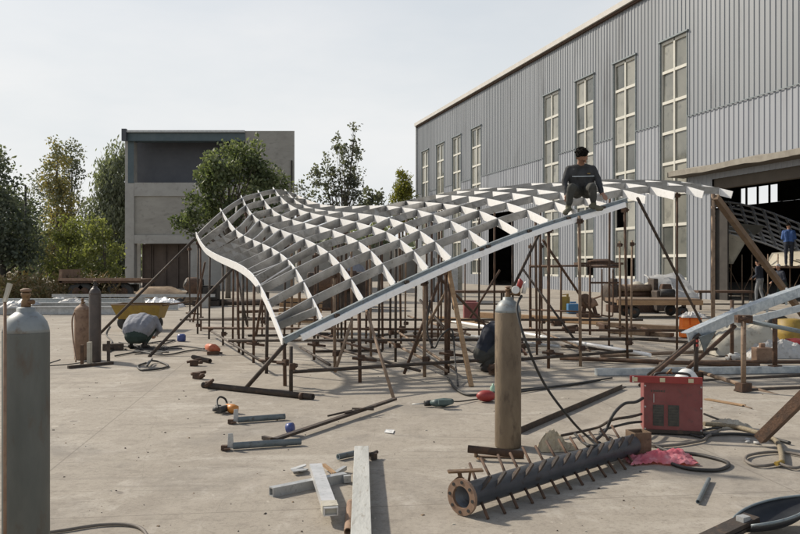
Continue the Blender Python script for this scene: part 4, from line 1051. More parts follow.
single('green_bottle',MB().lathe(G(493,392),[(.03,0),(.035,.02),(.035,.06),(.012,.08),(.012,.10)],12),mat('pale_green_plastic',(.25,.42,.30),(.35,.5,.4),.4),'tiny pale green bottle just left of the brown cylinder','bottle',G(493,392))
# pipe by the cylinder
t=thing('scaffold_tube','short rusty tube resting beside the foot of the brown cylinder','scaffold tube',G(503,455),'loose steel on the concrete')
obj('tube',MB().tube([G(468,449,.085),G(524,455,.06)],.030,14,hollow=.8),M['rust'],t)
obj('stub_foot',MB().tube([G(476,451,.07),G(476,456.5,.0)],.016,8).bar(G(478,456.5,.01),G(522,457.5,.01),.03,.012),M['rustl'],t)
single('scrap_chip',MB().bar(G(478,458,.01),G(484,460,.01),.03,.01),M['wood'],'tiny pale chip on concrete below the short rusty tube','chip',G(481,459))
single('angle_bar',MB().bar(G(519,431,.03),G(622,387,.03),.008,.06).bar(G(519,431,.004)+V((.03,.02,0)),G(622,387,.004)+V((.03,.02,0)),.06,.008),M['rustd'],'long dark steel angle lying between the brown cylinder and the welder','angle bar',G(570,408),'loose steel on the concrete')
sqtube('square_tube',G(760,439,.06)+V((0,0,.0)),P(806,394,6.3),.085,.085,'rust','thick brown square tube leaning up to the right near the hose coil',zoff=0)
single('flat_strip',MB().bar(G(706,399,.01),G(744,405.5,.012),.07,.012),M['wood'],'thin brown wooden strip on concrete right of the welder','strip',G(725,402),'loose steel on the concrete')
single('thin_rod',MB().tube([G(742,405,.01),G(752,408.5,.01)],.006,6),M['rustl'],'thin rod beyond the end of the wooden strip','rod',G(747,407))
# clamps and small pieces at left
def loose(px,py,label,sc=1.0,rot=0.0,first=[None]):
    c=G(px,py); rr=rotz(rot); mb=MB()
    mb.box(V((c.x,c.y,.04*sc)),(.10*sc,.07*sc,.07*sc),rr); mb.tube([V((c.x,c.y,.05*sc))+rr@V((-.09*sc,0,0)),V((c.x,c.y,.08*sc))+rr@V((.09*sc,.02,0))],.018*sc,7); mb.lathe(V((c.x,c.y,.03*sc))+rr@V((.08*sc,-.03*sc,0)),[(.03*sc,0),(.035*sc,.02*sc),(.02*sc,.04*sc)],8)
    return single('loose_coupler',mb,M['coupler'],label,'coupler',(c.x,c.y,0),'loose couplers on the ground')
loose(194,366,'loose iron coupler near the left props, farther of the two',1.2,.2)
loose(198,379,'loose iron coupler near the left props, nearer of the two',1.2,-.4)
single('pipe_offcut',MB().tube([G(193,357,.04),G(210,361,.04)],.035,10,hollow=.7),M['rustd'],'short rusty pipe stub left of the orange-red tool','pipe offcut',G(201,359))
t=thing('cutting_tool','orange-red handheld tool lying under the left edge of the canopy','power tool',G(215,352))
obj('tool_body',MB().tube([G(208,347,.08),G(214,349,.10),G(219,351,.06)],[.06,.085,.05],10),mat('orange_red',(.42,.10,.045),(.5,.17,.09),.5,0,10),t)
obj('tool_foot',MB().box(G(213,353,.03),(.2,.1,.06),rotz(.3)),M['rust'],t)
single('hand_tool',MB().lathe(G(181.5,341.5,.0),[(.07,0),(.085,.02),(.085,.12),(.06,.15)],14),M['blue'],'bright blue round tool on the ground by the leaning tube','tool',G(182,341))
hose('cable_coil',[G(146,363,.02),G(138,366,.02),G(142,370,.02),G(158,369,.02),G(168,366,.02),G(160,362,.02),G(150,361,.05),G(147,366,.05),G(152,359,.08)],.015,M['black'],'small coil of black cable at the foot of the leaning tube')
for i,(pts,lab) in enumerate((([(108,352),(125,346),(150,350),(180,346),(205,349)],'black cable along the ground beside the crouching worker at left'),([(115,356),(140,352),(165,355),(195,350),(222,353)],'second black cable nearest the leaning tubes at left'),([(160,345),(175,340),(150,343),(135,347),(110,344)],'black cable loop behind the crouching worker at left'),([(105,348),(112,342),(106,334),(110,326)],'dark hose near the slim dark cylinder'))):
    hose('cable',[G(x,y,.02) for x,y in pts],.013,M['black'],lab)
single('dark_coupling',MB().box(G(113,347,.06),(.35,.12,.12),rotz(.3)).tube([G(106,349,.05),G(122,345,.06)],.04,8),M['rustd'],'dark heap of iron fittings between the slim cylinder and crouching worker','fittings',G(113,347))

# grit and small rubbish strewn over the slab, beyond counting
rg=random.Random(77); mb=MB()
for k in range(420):
    y=4.2+20*rg.random()**1.6; x=rg.uniform(-.55,.55)*y*1.05; s_=rg.uniform(.003,.009)*(1+y*.04)
    mb.box((x,y,s_*.3),(s_*rg.uniform(.7,2.5),s_*rg.uniform(.7,1.6),s_*.6),rotz(rg.random()*3),rg.choice((0,0,1,2)),.7)
setp(obj('gravel',mb,[M['rustd'],M['sand'],M['tarp']]),'fine grit and rubbish scattered over the concrete yard','gravel',kind='stuff')

rg=random.Random(41)
for k in range(5):
    pts=[]; x=rg.uniform(118,150); y=rg.uniform(341,350)
    for q in range(7):
        pts.append(G(x,y,.012)); x+=rg.uniform(4,22)*(1 if q!=3 else -1.2); y=min(354,max(339,y+rg.uniform(-4,4)))
    hose('cable',pts,.009,M['black'],'thin black cable in the tangle on the ground around the crouching worker at left','cables tangled at the left props')
# ---------------------------------------------------------------- second frame end at right front
t=thing('frame_section','galvanised end of a second canopy frame rising to the right edge on short posts','canopy frame',G(745,392))
a=P(688,338,10.4); b=P(850,277,11.6); d_=(b-a).normalized(); sd=d_.cross(V((0,0,1))).normalized(); ub=sd.cross(d_)
mb=MB(); n=14; ps=[a.lerp(b,i/n)+V((0,0,.06*math.sin(math.pi*i/n))) for i in range(n+1)]
for i in range(n): mb.bar(ps[i],ps[i+1]+ (ps[i+1]-ps[i])*.02,.03+.006*(i%2),.125,up=ub)
obj('edge_strip',mb,M['galvblue'],t)
mb=MB(); 
for i in range(n): mb.bar(ps[i]+ub*.0635-sd*.05,ps[i+1]+ub*.0635-sd*.05,.14,.012+.002*(i%2),up=ub)
obj('top_flange',mb,M['galvblue'],t)
a2=P(744,322,10.3); b2=P(850,296,11.0)
obj('lower_strip',MB().bar(a2,b2,.03,.09,up=ub),M['galvblue'],t)
for k in range(1,7):
    p=a.lerp(b,.12*k+.1); obj('cross_bar',MB().bar(p,p+V((.5,1.0,.10)),.03,.12),M['galvblue'],t)
t2=thing('tube_scaffold','low scaffold of posts and tubes holding the second frame at right','scaffold',G(745,393))
for (bx,by,ty,m,r) in ((743.5,392,316,'rustl',.030),(775,373,318,'rust',.034),(696,380,336,'rustd',.03),(732,362,300,'rust',.03),(820,385,310,'rust',.03)):
    q=G(bx,by); obj('post',MB().tube([q,P(bx,ty,q.y)],r,10),M[m],t2)
    obj('base_clamp',MB().box(q+V((0,0,.06)),(.16,.11,.10),rotz(.4)),M['coupler'],t2)
for (p,q,m,r) in (((742,320,9.6),(860,343,9.4),'greyblue',.028),((735,326,11),(682,374,9.9+.6),'rust',.028),((700,334,10.4),(648,376,10.6),'rustd',.028),((695,340,10.35),(640,386,9.85),'rust',.028),
    ((700,372,10.5),(800,403,9.0),'rustl',.026),((660,384,10.2),(830,374,10.9),'rustd',.03),((735,391,9.5),(850,386,9.9),'rustd',.03),((690,362,12.2),(850,362,12.2),'rust',.03),((705,350,13.0),(760,345,14.0),'rustd',.025)):
    obj('tube',MB().tube([P(*p),P(*q)],r,9),M[m],t2)
obj('top_coupler',MB().box(P(743.5,319,9.5),(.18,.11,.09)).tube([P(737,317,9.5),P(750,321,9.4)],.035,8),M['coupler'],t2)
p=P(697,345,10.3); obj('gusset_plate',MB().plate([P(699,337,10.33),P(716,331,10.5),P(704,352,10.5)],.012),M['greyblue'],t2)
for (x,y) in ((697.5,341),(697.5,345.5)):
    q=P(x,y,10.25); obj('red_tag',MB().box(q,(.03,.02,.03)),M['redb'],t2)
# orange bag
c=G(689,346,0); c=V((gx(690,16.5),16.5,0)); mb=MB()
mb.box(c+V((-.12,0,.24)),(.17,.22,.46),rotz(.08),0,.88).box(c+V((.06,.01,.22)),(.18,.20,.43),rotz(-.1),0,.85).box(c+V((.17,.0,.33)),(.13,.16,.22),rotz(.2),0,.8).box(c+V((-.03,-.09,.25)),(.34,.05,.06))
zz0=zz(343,16.5)
o=single('hi_vis_bag',mb,M['orange'],'bright orange bag hanging behind the end of the second frame','bag',(c.x,c.y,0),bevel=.035)
rg=random.Random(8)
mb=crumple((gx(692,16.4),16.4,.44),.26,.18,.14,5,1,16,12)
single('cloth',mb,M['whitesheet'],'white cloth draped over the bright orange bag','cloth',(c.x,c.y,.44))
# canvas pile
c=G(755,355); mb=MB(); nx,ny=30,16; vs=[]; fs=[]
for j in range(ny+1):
    for i in range(nx+1):
        u=i/nx*2-1; v=j/ny*2-1
        dome=max(0,(1-u*u)*(1-v*v))**.55
        lean=.85 if u<.2 else max(.25,.85-(u-.2)*1.1)
        z=.02+dome*lean*(.85+.35*mnoise.noise(V((u*2.5,v*2,3))))+dome*.08*mnoise.noise(V((u*9,v*7,1)))
        vs.append(V((c.x+u*.78,c.y+.3+v*.55,max(.01,z*.82))))
for j in range(ny):
    for i in range(nx):
        a=j*(nx+1)+i; fs.append((a,a+1,a+nx+2,a+nx+1))
mb.add(vs,fs,0,True)
single('canvas_heap',mb,M['tarp'],'big pale canvas heap behind the posts of the second frame','canvas',(c.x,c.y+.3,0))
c=G(776,357); mb=crumple(c,.55,.28,.36,8,.8,34,20)
single('plastic_sheeting',mb,M['whitesheet'],'crumpled grey-white sheeting at the right foot of the canvas heap','sheeting',(c.x,c.y,0))
c=G(791,346); single('yellow_drum',MB().lathe(c,[(.24,0),(.25,.02),(.25,.22),(.255,.24),(.25,.26),(.24,.5),(.1,.52)],18),M['yellow'],'yellow drum near the right edge behind the canvas heap','drum',c)
c=G(795,355); single('red_canister',MB().ell(c+V((0,0,.13)),(.3,.2,.15),None,16,0,.2).box(c+V((-.1,0,.25)),(.12,.06,.06)),M['redb'],'bright red canister at the right edge in front of the yellow drum','canister',c)
c=G(762,362); single('brown_block',MB().box(c+V((0,0,.12)),(.26,.2,.22)).tube([c+V((0,0,.2)),c+V((0,0,.3))],.05,8),M['cylred'],'small rust-brown block in front of the canvas heap','block',c,bevel=.01)
c=G(733,362); single('white_rag',MB().ell(c+V((0,0,.07)),(.12,.1,.08),None,12,0,.6),M['whitesheet'],'small white rag on the dark tube below the canvas heap','rag',c)
c=G(778,340); single('rubber_ring',MB().tube([c+V((.22*math.cos(k*.3),0,.24+.22*math.sin(k*.3))) for k in range(22)],.07,8),M['black'],'dark ring between canvas heap and yellow drum','tyre',c)

# ---------------------------------------------------------------- steel lying around in the middle distance
lg='long steel lying in the yard'
def lay(x0,y0,x1,y1,r,m,label,name='steel_tube',z=.05,cat='steel tube',flat=False,w=.1,h=.06):
    p=G(x0,y0,z);q=G(x1,y1,z)
    mb=MB().bar(p,q,w,h) if flat else MB().tube([p,q],r,10)
    return single(name,mb,M[m],label,cat,((p.x+q.x)/2,(p.y+q.y)/2,0),lg)
lay(452,321,650,355,.032,'galv','bright galvanised tube running from under the canopy to the right',z=.12)
lay(470,336,560,347,.03,'galvdull','second pale tube just in front of the bright galvanised tube',z=.1)
lay(596,372,830,369,.0,'galvblue','long grey steel channel lying across the yard behind the welder',name='steel_channel',flat=True,w=.12,h=.09,cat='steel channel')
lay(560,358,760,366,.035,'rust','rusty tube lying behind the long grey steel channel')
lay(600,337,700,343,.03,'rustd','dark tube on the ground left of the orange bag')
lay(640,352,560,346,.03,'rustd','dark tube near the foot of the second pale tube')
lay(601,356,720,351,.03,'rustl','pale rusty tube in front of the orange bag')
lay(466,314,606,322,.0,'wood','long orange timber plank on the ground beyond the brown cylinder',name='timber_plank',flat=True,w=.25,h=.14,cat='timber',z=.08)
lay(598,324,690,329,.0,'woodo','weathered timber in front of the flat trolley, farther piece',name='timber_plank',flat=True,w=.2,h=.1,cat='timber',z=.06)
lay(610,331,672,335,.0,'woodo','weathered timber in front of the flat trolley, nearer piece',name='timber_plank',flat=True,w=.22,h=.08,cat='timber',z=.05)
lay(430,318,480,322,.0,'wood','short timber lying beyond the crouching worker in navy',name='timber_plank',flat=True,w=.2,h=.12,cat='timber',z=.08)
lay(500,395,612,378,.012,'black','black cable snaking behind the brown cylinder',name='cable',cat='cable',z=.02)
hose('cable',[G(448,378,.02),G(455,388,.02),G(470,395,.02),G(500,392,.02),G(560,386,.02),G(600,380,.02)],.016,M['black'],'black cable looping from the scaffold to behind the brown cylinder')
hose('cable',[P(430,300,11),P(427,330,10.9),P(434,348,10.8),P(441,336,10.8),P(452,330,10.9),P(455,360,10.7),G(458,386,.02)],.012,M['black'],'thin black cable hanging in loops from the scaffold tubes')
rg=random.Random(12)
for i,(x,y,lab) in enumerate(((632,333,'dark iron fitting between timber and bright tube, left one'),(648,336,'dark iron fitting left of the orange bag'),(604,331,'dark iron fitting near the pale scaffold frame foot'),(556,326,'dark iron fitting beyond the bright galvanised tube'),(570,333,'dark iron lump just beyond the bright galvanised tube'),(520,352,'pipe coupler right of the brown cylinder, at shin height'),(497,375,'pipe coupler peeping out left of the brown cylinder'))):
    loose(x,y,lab,2.0,rg.random()*3)
# frame scaffold with trestle top in front of the hall
q=G(590,335); t=thing('frame_scaffold','open steel frame scaffold with a dark trestle top in front of the hall windows','scaffold',q)
pts=[(530,331),(561,326),(590,335),(620,335)]
for (x,y) in pts:
    g=G(x,y); obj('leg',MB().tube([g,V((g.x,g.y,1.55))],.026,9),M['rust'],t)
for i,(a,b,z) in enumerate(((0,2,1.52),(1,3,1.52),(2,3,1.5),(0,1,1.5),(2,3,1.15),(0,2,.5))):
    p=G(*pts[a]);q=G(*pts[b]); obj('rail',MB().tube([V((p.x,p.y,z)),V((q.x,q.y,z))],.022,8),M['rust'],t)
for x in (602,613):
    p=G(x,333); obj('loop_bar',MB().tube(spline([V((p.x,p.y,1.45)),V((p.x,p.y,.5)),V((p.x-.05,p.y,.38)),V((p.x-.25,p.y,.4))],4),.018,7),M['rust'],t)
p=G(585,334); obj('trestle_top',MB().box((p.x+.3,p.y,1.57),(1.0,.45,.05)).ell((p.x+.35,p.y,1.61),(.3,.18,.06),None,12,0,.5),M['coupler'],t)
# flat trolley
Y=23.2; t=thing('flat_trolley','long flat timber-decked trolley with small wheels in front of the hall','trolley',V((gx(650,Y),Y,0)))
zt=zz(300,Y)
obj('deck',MB().box((gx(652,Y),Y,zt),(gx(694,Y)-gx(611,Y),1.3,.10)),M['woodo'],t)
obj('side_rail',MB().bar((gx(611,Y),Y-.68,zt-.05),(gx(694,Y),Y-.68,zt-.05),.05,.14),M['wood'],t)
for (x,yo) in ((629,-.5),(676,-.5),(629,.5),(676,.5)):
    wc_=V((gx(x,Y),Y+yo,.17)); wo=obj('wheel',MB().lathe(wc_-V((0,.05,0)),[(.06,0),(.16,.0),(.17,.02),(.17,.08),(.16,.10),(.06,.10)],18,axis=(0,1,0)),M['black'],t)
    obj('hub',MB().lathe(wc_-V((0,.07,0)),[(.03,0),(.06,.02),(.06,.12),(.03,.14)],12,axis=(0,1,0)),M['rust'],wo)
    obj('wheel_fork',MB().bar(wc_+V((.05,0,.12)),V((wc_.x+.05,wc_.y,zt)),.10,.10),M['rustd'],t)
# heavy machine parts beyond it
Y=25.5; t=thing('pipe_roller','rusty roller machine with heavy horizontal pipes behind the flat trolley','machine',V((gx(630,Y),Y,0)))
obj('roller',MB().tube([(gx(613,Y),Y,zz(288,Y)),(gx(652,Y),Y,zz(288,Y))],.12,14),M['rustl'],t)
obj('roller',MB().tube([(gx(616,Y),Y+.1,zz(294,Y)),(gx(652,Y),Y+.1,zz(294,Y))],.10,14),M['rust'],t)
for x in (613,653): obj('end_frame',MB().box((gx(x,Y),Y,.55),(.16,.6,1.1)),M['rustd'],t,bevel=.03)
obj('end_wheel',MB().lathe((gx(609,Y)-.1,Y-.1,.62),[(.08,0),(.30,.0),(.33,.04),(.30,.09),(.08,.09)],20,axis=(1,.5,0)),M['rustd'],t)
obj('base',MB().box((gx(632,Y),Y,.12),(1.5,.8,.24)),M['coupler'],t)
c=V((gx(663,25),25,0)); t=thing('machine_block','dark boxy machine between the roller and the white sheet','machine',c)
obj('housing',MB().box(c+V((0,0,.4)),(.6,.6,.66)),M['rustd'],t,bevel=.05)
obj('motor',MB().tube([c+V((-.2,-.3,.66)),c+V((.25,-.3,.66))],.12,14),M['black'],t)
obj('guard',MB().box(c+V((.1,.05,.80)),(.4,.35,.26),None,0,.7),M['coupler'],t,bevel=.03)
c=V((gx(674,26),26,0)); nx=8
vs=[];fs=[]
for j in range(9):
    for i in range(9):
        u,v=i/8,j/8; vs.append(V((c.x-.85+1.25*u+.35*v+.1*mnoise.noise(V((u*4,v*4,1))),c.y+.5-v*.9,1.2-.95*v**1.3+.18*mnoise.noise(V((u*3,v*3,7))))))
for j in range(8):
    for i in range(8): a=j*9+i; fs.append((a,a+1,a+10,a+9))
o=single('crumpled_sheet',MB().add(vs,fs,0,False),M['whitesheet'],'large creased white sheet panel leaning in front of the hall wall','sheet panel',c); sm=o.modifiers.new('S','SOLIDIFY'); sm.thickness=.03
for x,lab in ((651,'pale cone-shaped bag leaning on the hall wall, right one'),(637,'pale cone-shaped bag leaning on the hall wall, left one')):
    c=V((gx(x,28),28,0)); single('cement_bag',MB().lathe(c,[(.42,0),(.45,.3),(.40,.6),(.25,.85),(.08,.95)],14),M['tarp'],lab,'bag',c)
c=V((gx(588,23),23,0)); t=thing('chop_saw','rusty red cut-off machine on the ground under the frame scaffold','machine',c)
obj('saw_body',MB().ell(c+V((.04,0,.42)),(.24,.15,.16),None,16,0,.3).bar(c+V((-.1,0,.45)),c+V((.38,0,.62)),.05,.05),M['cylred'],t)
obj('saw_base',MB().box(c+V((0,0,.06)),(.6,.4,.1)).bar(c+V((-.15,0,.1)),c+V((-.1,0,.4)),.12,.12).bar(c+V((.2,-.1,.1)),c+V((.15,0,.4)),.08,.08),M['coupler'],t)
obj('saw_disc',MB().lathe(c+V((-.12,-.16,.50)),[(.01,0),(.20,.01),(.20,.03),(.01,.04)],20,axis=(0,1,0)),M['rust'],t)
c=V((gx(565,25),25,0)); single('yellow_can',MB().box(c+V((0,0,.28)),(.3,.22,.5),None,0,.9).tube([c+V((.08,0,.52)),c+V((.08,0,.62))],.04,8).bar(c+V((-.1,0,.58)),c+V((.06,0,.6)),.03,.03),M['yellow'],'yellow jerrycan beside the blue box in the distance','jerrycan',c,bevel=.03)
c=V((gx(573,24.6),24.6,0)); single('blue_box',MB().box(c+V((0,0,.17)),(.36,.28,.3)).bar(c+V((-.1,0,.36)),c+V((.1,0,.36)),.03,.05),mat('blue_tool_box',(.04,.14,.28),(.06,.18,.34),.5,0,6),'small blue tool box right of the yellow jerrycan','tool box',c,bevel=.02)
c=V((gx(471,22),22,0)); single('red_box',MB().box(c+V((0,0,.25)),(.42,.35,.48)).bar(c+V((-.15,0,.52)),c+V((.15,0,.52)),.04,.05),M['red'],'red box under the canopy left of the brown cylinder','box',c,bevel=.02)
for i,(x,d,lab) in enumerate(((478,27,'low steel workbench under the canopy, left of the dark hall doorway'),(722,27,'low steel workbench in front of the big hall opening'))):
    Y=d; t=thing('work_bench',lab,'bench',V((gx(x,Y),Y,0)),'low steel benches')
    hw=.95; X=gx(x,Y)
    obj('bench_top',MB().box((X,Y,.62),(2*hw,.7,.07)),M['rust'],t)
    for sx in (-1,1):
        for sy in (-1,1): obj('leg',MB().bar((X+sx*(hw-.1),Y+sy*.28,0),(X+sx*(hw-.1),Y+sy*.28,.6),.06,.06),M['rustd'],t)
    obj('stretcher',MB().bar((X-hw+.1,Y-.28,.2),(X+hw-.1,Y-.28,.2),.05,.05),M['rustd'],t)
c=V((gx(437,33),33,0)); t=thing('panel_stack','stack of grey panels standing before the hall at the canopy middle','panel stack',c)
for k in range(4): obj('panel',MB().box(c+V((.35*k-.5,.12*k,1.0-.08*k)),(.30,1.2,2.0-.16*k),rotz(.3)),M['galvdull'],t)
c=V((gx(450,34),34,0)); single('crate',MB().box(c+V((0,0,.8)),(1.0,.8,1.6)).bar(c+V((-.5,-.42,.8)),c+V((.5,-.42,.8)),.05,.1),M['tarp'],'pale crate standing before the hall doorway','crate',c)
c=V((gx(352,29),29,0)); single('wrapped_bundle',MB().ell(c+V((0,0,.9)),(.55,.5,.9),None,14,0,.35),M['cloth_bl'],'upright pale blue wrapped bundle seen through the middle of the lattice','bundle',c)
c=V((gx(340,27),27,0)); t=thing('dark_machine','dark machine under the middle of the canopy far behind','machine',c)
obj('machine_body',MB().box(c+V((0,0,.65)),(2.2,1.0,1.3)),M['rustd'],t,bevel=.1); obj('machine_drum',MB().tube([c+V((-.8,-.6,1.0)),c+V((.6,-.6,1.0))],.35,16),M['rust'],t)
c=V((gx(298,20.5),20.5,0)); t=thing('timber_stack','small stack of yellow-brown timber behind the left part of the canopy','timber stack',c)
for k in range(5): obj('timber',MB().bar(c+V((-.5,-.2+.1*k,.1+.13*k)),c+V((.6,.1*k,.06+.13*k)),.16,.1),M['wood'],t)

# ---------------------------------------------------------------- left background yard
lb='long steel beams along the back of the yard'
def ibeam(x0,x1,d,z,h,m,label,tilt=0):
    p=V((gx(x0,d),d,z)); q=V((gx(x1,d),d+tilt,z)); mb=MB()
    mb.bar(p,q,.012,h-.04); mb.bar(p+V((0,0,h/2-.01)),q+V((0,0,h/2-.01)),h*.75,.02); mb.bar(p-V((0,0,h/2-.01)),q-V((0,0,h/2-.01)),h*.75,.02)
    single('steel_beam',mb,M[m],label,'steel beam',((p.x+q.x)/2,d,0),lb)
ibeam(-70,122,24.2,.13,.24,'galvdull','nearest long galvanised beam lying at the back left of the yard')
ibeam(-60,178,26.5,.14,.24,'galvdull','second long beam from the front at the back left of the yard')
ibeam(-80,150,29.0,.16,.26,'galvblue','farthest long beam at the back left of the yard, before the weeds')
ibeam(52,215,28.0,.44,.10,'galvdull','thin pale beam raised on blocks behind the yellow wheelbarrow')
for x in (70,140,205):
    c=V((gx(x,28),28,0)); single('support_block',MB().box(c+V((0,0,.19)),(.3,.3,.36),None,0,.92).box(c+V((0,0,.375)),(.34,.2,.012)),M['concl'],{70:'left concrete block under the thin raised beam',140:'middle concrete block under the thin raised beam',205:'right concrete block under the thin raised beam'}[x],'block',c,'blocks under the raised beam')
for i,(x,d,s,lab) in enumerate(((73,27,.38,'crumpled white plastic on the beams left of the gas cylinders'),(22,26,.4,'grey plastic bundle on the beams behind the nearest cylinder'),(62,29.5,.3,'small pale plastic scrap behind the beams'),(12,24.0,.28,'round pale scrap near the signal rod'))):
    c=V((gx(x,d),d,.26)); mb=MB()
    for k in range(5): pass
    mb=crumple(c-V((0,0,.05)),s*1.3,s*.7,s*.65,i+11,.7,18,12)
    single('plastic_scrap',mb,M['whitesheet'] if i!=1 else M['galvdull'],lab,'plastic',(c.x,c.y,.2),'plastic scraps along the back left')
# rusty flat trailer
Y=34; t=thing('flat_trailer','rusty flat trailer in front of the bright saplings','trailer',V((gx(110,Y),Y,0)))
obj('trailer_bed',MB().box((gx(108,Y),Y,.86),(gx(148,Y)-gx(68,Y),1.9,.16)),M['rust'],t)
obj('headboard',MB().box((gx(70,Y),Y,1.05),(.12,1.9,.6)),M['cylred'],t)
obj('side_rail',MB().bar((gx(68,Y),Y-.97,.93),(gx(148,Y),Y-.97,.93),.06,.12),M['cylred'],t)
for x in (84,92,122,130):
    wc_=V((gx(x,Y),Y-.7,.40)); wo=obj('wheel',MB().lathe(wc_-V((0,.1,0)),[(.1,0),(.34,0),(.39,.04),(.39,.18),(.34,.22),(.1,.22)],20,axis=(0,1,0)),M['black'],t)
    obj('rim',MB().lathe(wc_-V((0,.13,0)),[(.05,0),(.18,.02),(.2,.05)],14,axis=(0,1,0)),M['rust'],wo)
obj('axle_beam',MB().bar((gx(78,Y),Y,.55),(gx(138,Y),Y,.55),.3,.3),M['dark'],t)
# silver sheeting + mixer
c=V((gx(162,28.5),28.5,.2)); mb=MB()
mb=crumple(c-V((0,0,.2)),.75,.5,.45,21,.8,30,18)
single('foil_heap',mb,M['galv'],'crumpled silvery sheeting on the ground before the sand pile','sheeting',(c.x,c.y,0))
c=V((gx(189,29),29,0)); t=thing('cement_mixer','rusty cement mixer with tilted drum in front of the concrete building','cement mixer',c)
dx=V((-.75,-.45,.35)).normalized()
obj('drum',MB().lathe(c+V((.25,.15,.72)),[(.10,-.2),(.27,-.10),(.33,.04),(.33,.16),(.25,.36),(.19,.46),(.175,.46)],20,axis=dx),M['rust'],t)
obj('drum_mouth',MB().lathe(c+V((.25,.15,.72))+dx*.462,[(.172,0),(.0001,.002)],20,axis=dx),M['black'],t)
obj('mixer_frame',MB().bar(c+V((-.3,0,.1)),c+V((.1,.1,.8)),.07,.07).bar(c+V((.55,.1,.1)),c+V((.3,.1,.8)),.07,.07).bar(c+V((-.35,0,.08)),c+V((.6,.1,.08)),.08,.08),M['rustd'],t)
for sx in (-.3,.55): obj('wheel',MB().lathe(c+V((sx,-.2,.16)),[(.04,0),(.15,0),(.16,.03),(.15,.07),(.04,.07)],16,axis=(0,1,0)),M['black'],t)
obj('motor_box',MB().box(c+V((.65,.1,.55)),(.28,.3,.34)),M['dark'],t,bevel=.02)
c=V((gx(208,29.5),29.5,0)); t=thing('generator','dark engine unit right of the cement mixer','machine',c)
obj('engine',MB().box(c+V((0,0,.5)),(.8,.6,.55)).tube([c+V((-.2,0,.7)),c+V((-.2,0,1.0))],.05,8),M['dark'],t,bevel=.05)
obj('engine_base',MB().box(c+V((0,0,.11)),(1.0,.7,.2)),M['rustd'],t)
# yellow wheelbarrow/tray
Y=18.6; t=thing('yellow_cart','yellow site cart with sloping tray behind the crouching worker','cart',V((gx(140,Y),Y,0)))
x0,x1=gx(117,Y),gx(165,Y); zt=zz(304,Y); zb=zz(318,Y)
vs=[V((x0,Y-.38,zt)),V((x1,Y-.38,zt)),V((x1,Y+.38,zt)),V((x0,Y+.38,zt)),V((x0+.13,Y-.26,zb)),V((x1-.10,Y-.26,zb)),V((x1-.10,Y+.26,zb)),V((x0+.13,Y+.26,zb))]
o=obj('tray',MB().add(vs,[(0,1,5,4),(1,2,6,5),(2,3,7,6),(3,0,4,7),(4,5,6,7)]),M['yellow'],t); sm=o.modifiers.new('S','SOLIDIFY'); sm.thickness=.012
obj('tray_lip',MB().tube([vs[0],vs[1],vs[2],vs[3],vs[0]],.018,6),M['woodo'],t)
for sx in (x0+.2,x1-.2):
    obj('wheel',MB().lathe((sx,Y-.06 if sx<0 else Y,.17),[(.03,-.04),(.15,-.04),(.17,-.02),(.17,.02),(.15,.04),(.03,.04)],18,axis=(0,1,0)),M['black'],t)
    obj('leg',MB().bar((sx,Y,.17),(sx+.03,Y,zb),.05,.05),M['rustd'],t)
obj('handle',MB().tube(spline([(x1-.05,Y-.2,zt-.03),(x1+.35,Y-.2,zt+.02),(x1+.55,Y-.2,zt+.06)],4),.018,7).tube(spline([(x1-.05,Y+.2,zt-.03),(x1+.35,Y+.2,zt+.02),(x1+.55,Y+.2,zt+.06)],4),.018,7),M['rust'],t)
# low long dark beam line behind canopy
lay(205,302,300,303,.12,'rustd','thick dark pipe lying far behind the left part of the canopy',z=.14)
lay(238,312,330,309,.05,'rust','thin rusty tube lying behind the left part of the canopy',z=.10)

# ---------------------------------------------------------------- inside the hall: another frame, panels, scaffold
t=thing('roof_lattice','dim second lattice canopy frame standing inside the hall opening','canopy frame',V((14.5,33.5,0)))
def bil(u,v):
    A_,B_,C_,D_=P(706,200,43),P(835,232,40),P(850,276,36),P(716,232,38)
    p=A_.lerp(B_,u).lerp(D_.lerp(C_,u),v); p.z+=.25*math.sin(u*4.5)-.15*math.sin(v*3); return p
for j in range(8): obj('rib',MB().tube([bil(i/14,j/7) for i in range(15)],.06,4),M['galv'],t)
for i in range(12): 
    mb=MB()
    for j in range(7): mb.bar(bil(i/11,j/7),bil(i/11+.02,(j+1)/7),.05,.16)
    obj('cross_bar',mb,M['galv'],t)
for (cs,lab) in (([(716,229,35.4),(747,240,34.8),(733,264,34.6),(716,263,35.2)],'left dim beige panel hanging under the indoor frame'),([(717,222,39.5),(765,226,39),(752,238,38),(717,229,39)],'upper dim beige panel on the indoor frame'),([(772,253,33.0),(812,250,32.2),(812,266,31.2),(764,266,33)],'dim beige panel beneath the worker in blue')):
    pts=[P(*c) for c in cs]; single('cladding_panel',MB().plate(pts,.04).bar(pts[0]+V((.2,-.06,-.2)),pts[2]+V((-.2,-.06,.2)),.06,.04),M['board'],lab,'panel',(pts[3].x,pts[3].y,pts[3].z),'panels on the indoor frame')
t=thing('tube_scaffold','dim scaffold poles and cross braces inside the hall opening','scaffold',V((14,33,0)))
rg=random.Random(31)
for i,x in enumerate((722,731,742,752,768,778,790,802,814)):
    d=23.9/((x-400)/F+.2885)+rg.uniform(1.2,2.5); g=V((gx(x,d),d,0)); obj('pole',MB().tube([g,g+V((0,0,2.0))],.025,7),M['rustl'],t)
for i in range(8):
    x=716+i*12; d=23.9/((x-400)/F+.2885)+1.6; a=V((gx(x,d),d,.1)); b=V((gx(x+16,d),d,1.5)); 
    if i%2: a.z,b.z=b.z,a.z
    obj('brace',MB().tube([a,b],.016,6),M['rustl'],t)
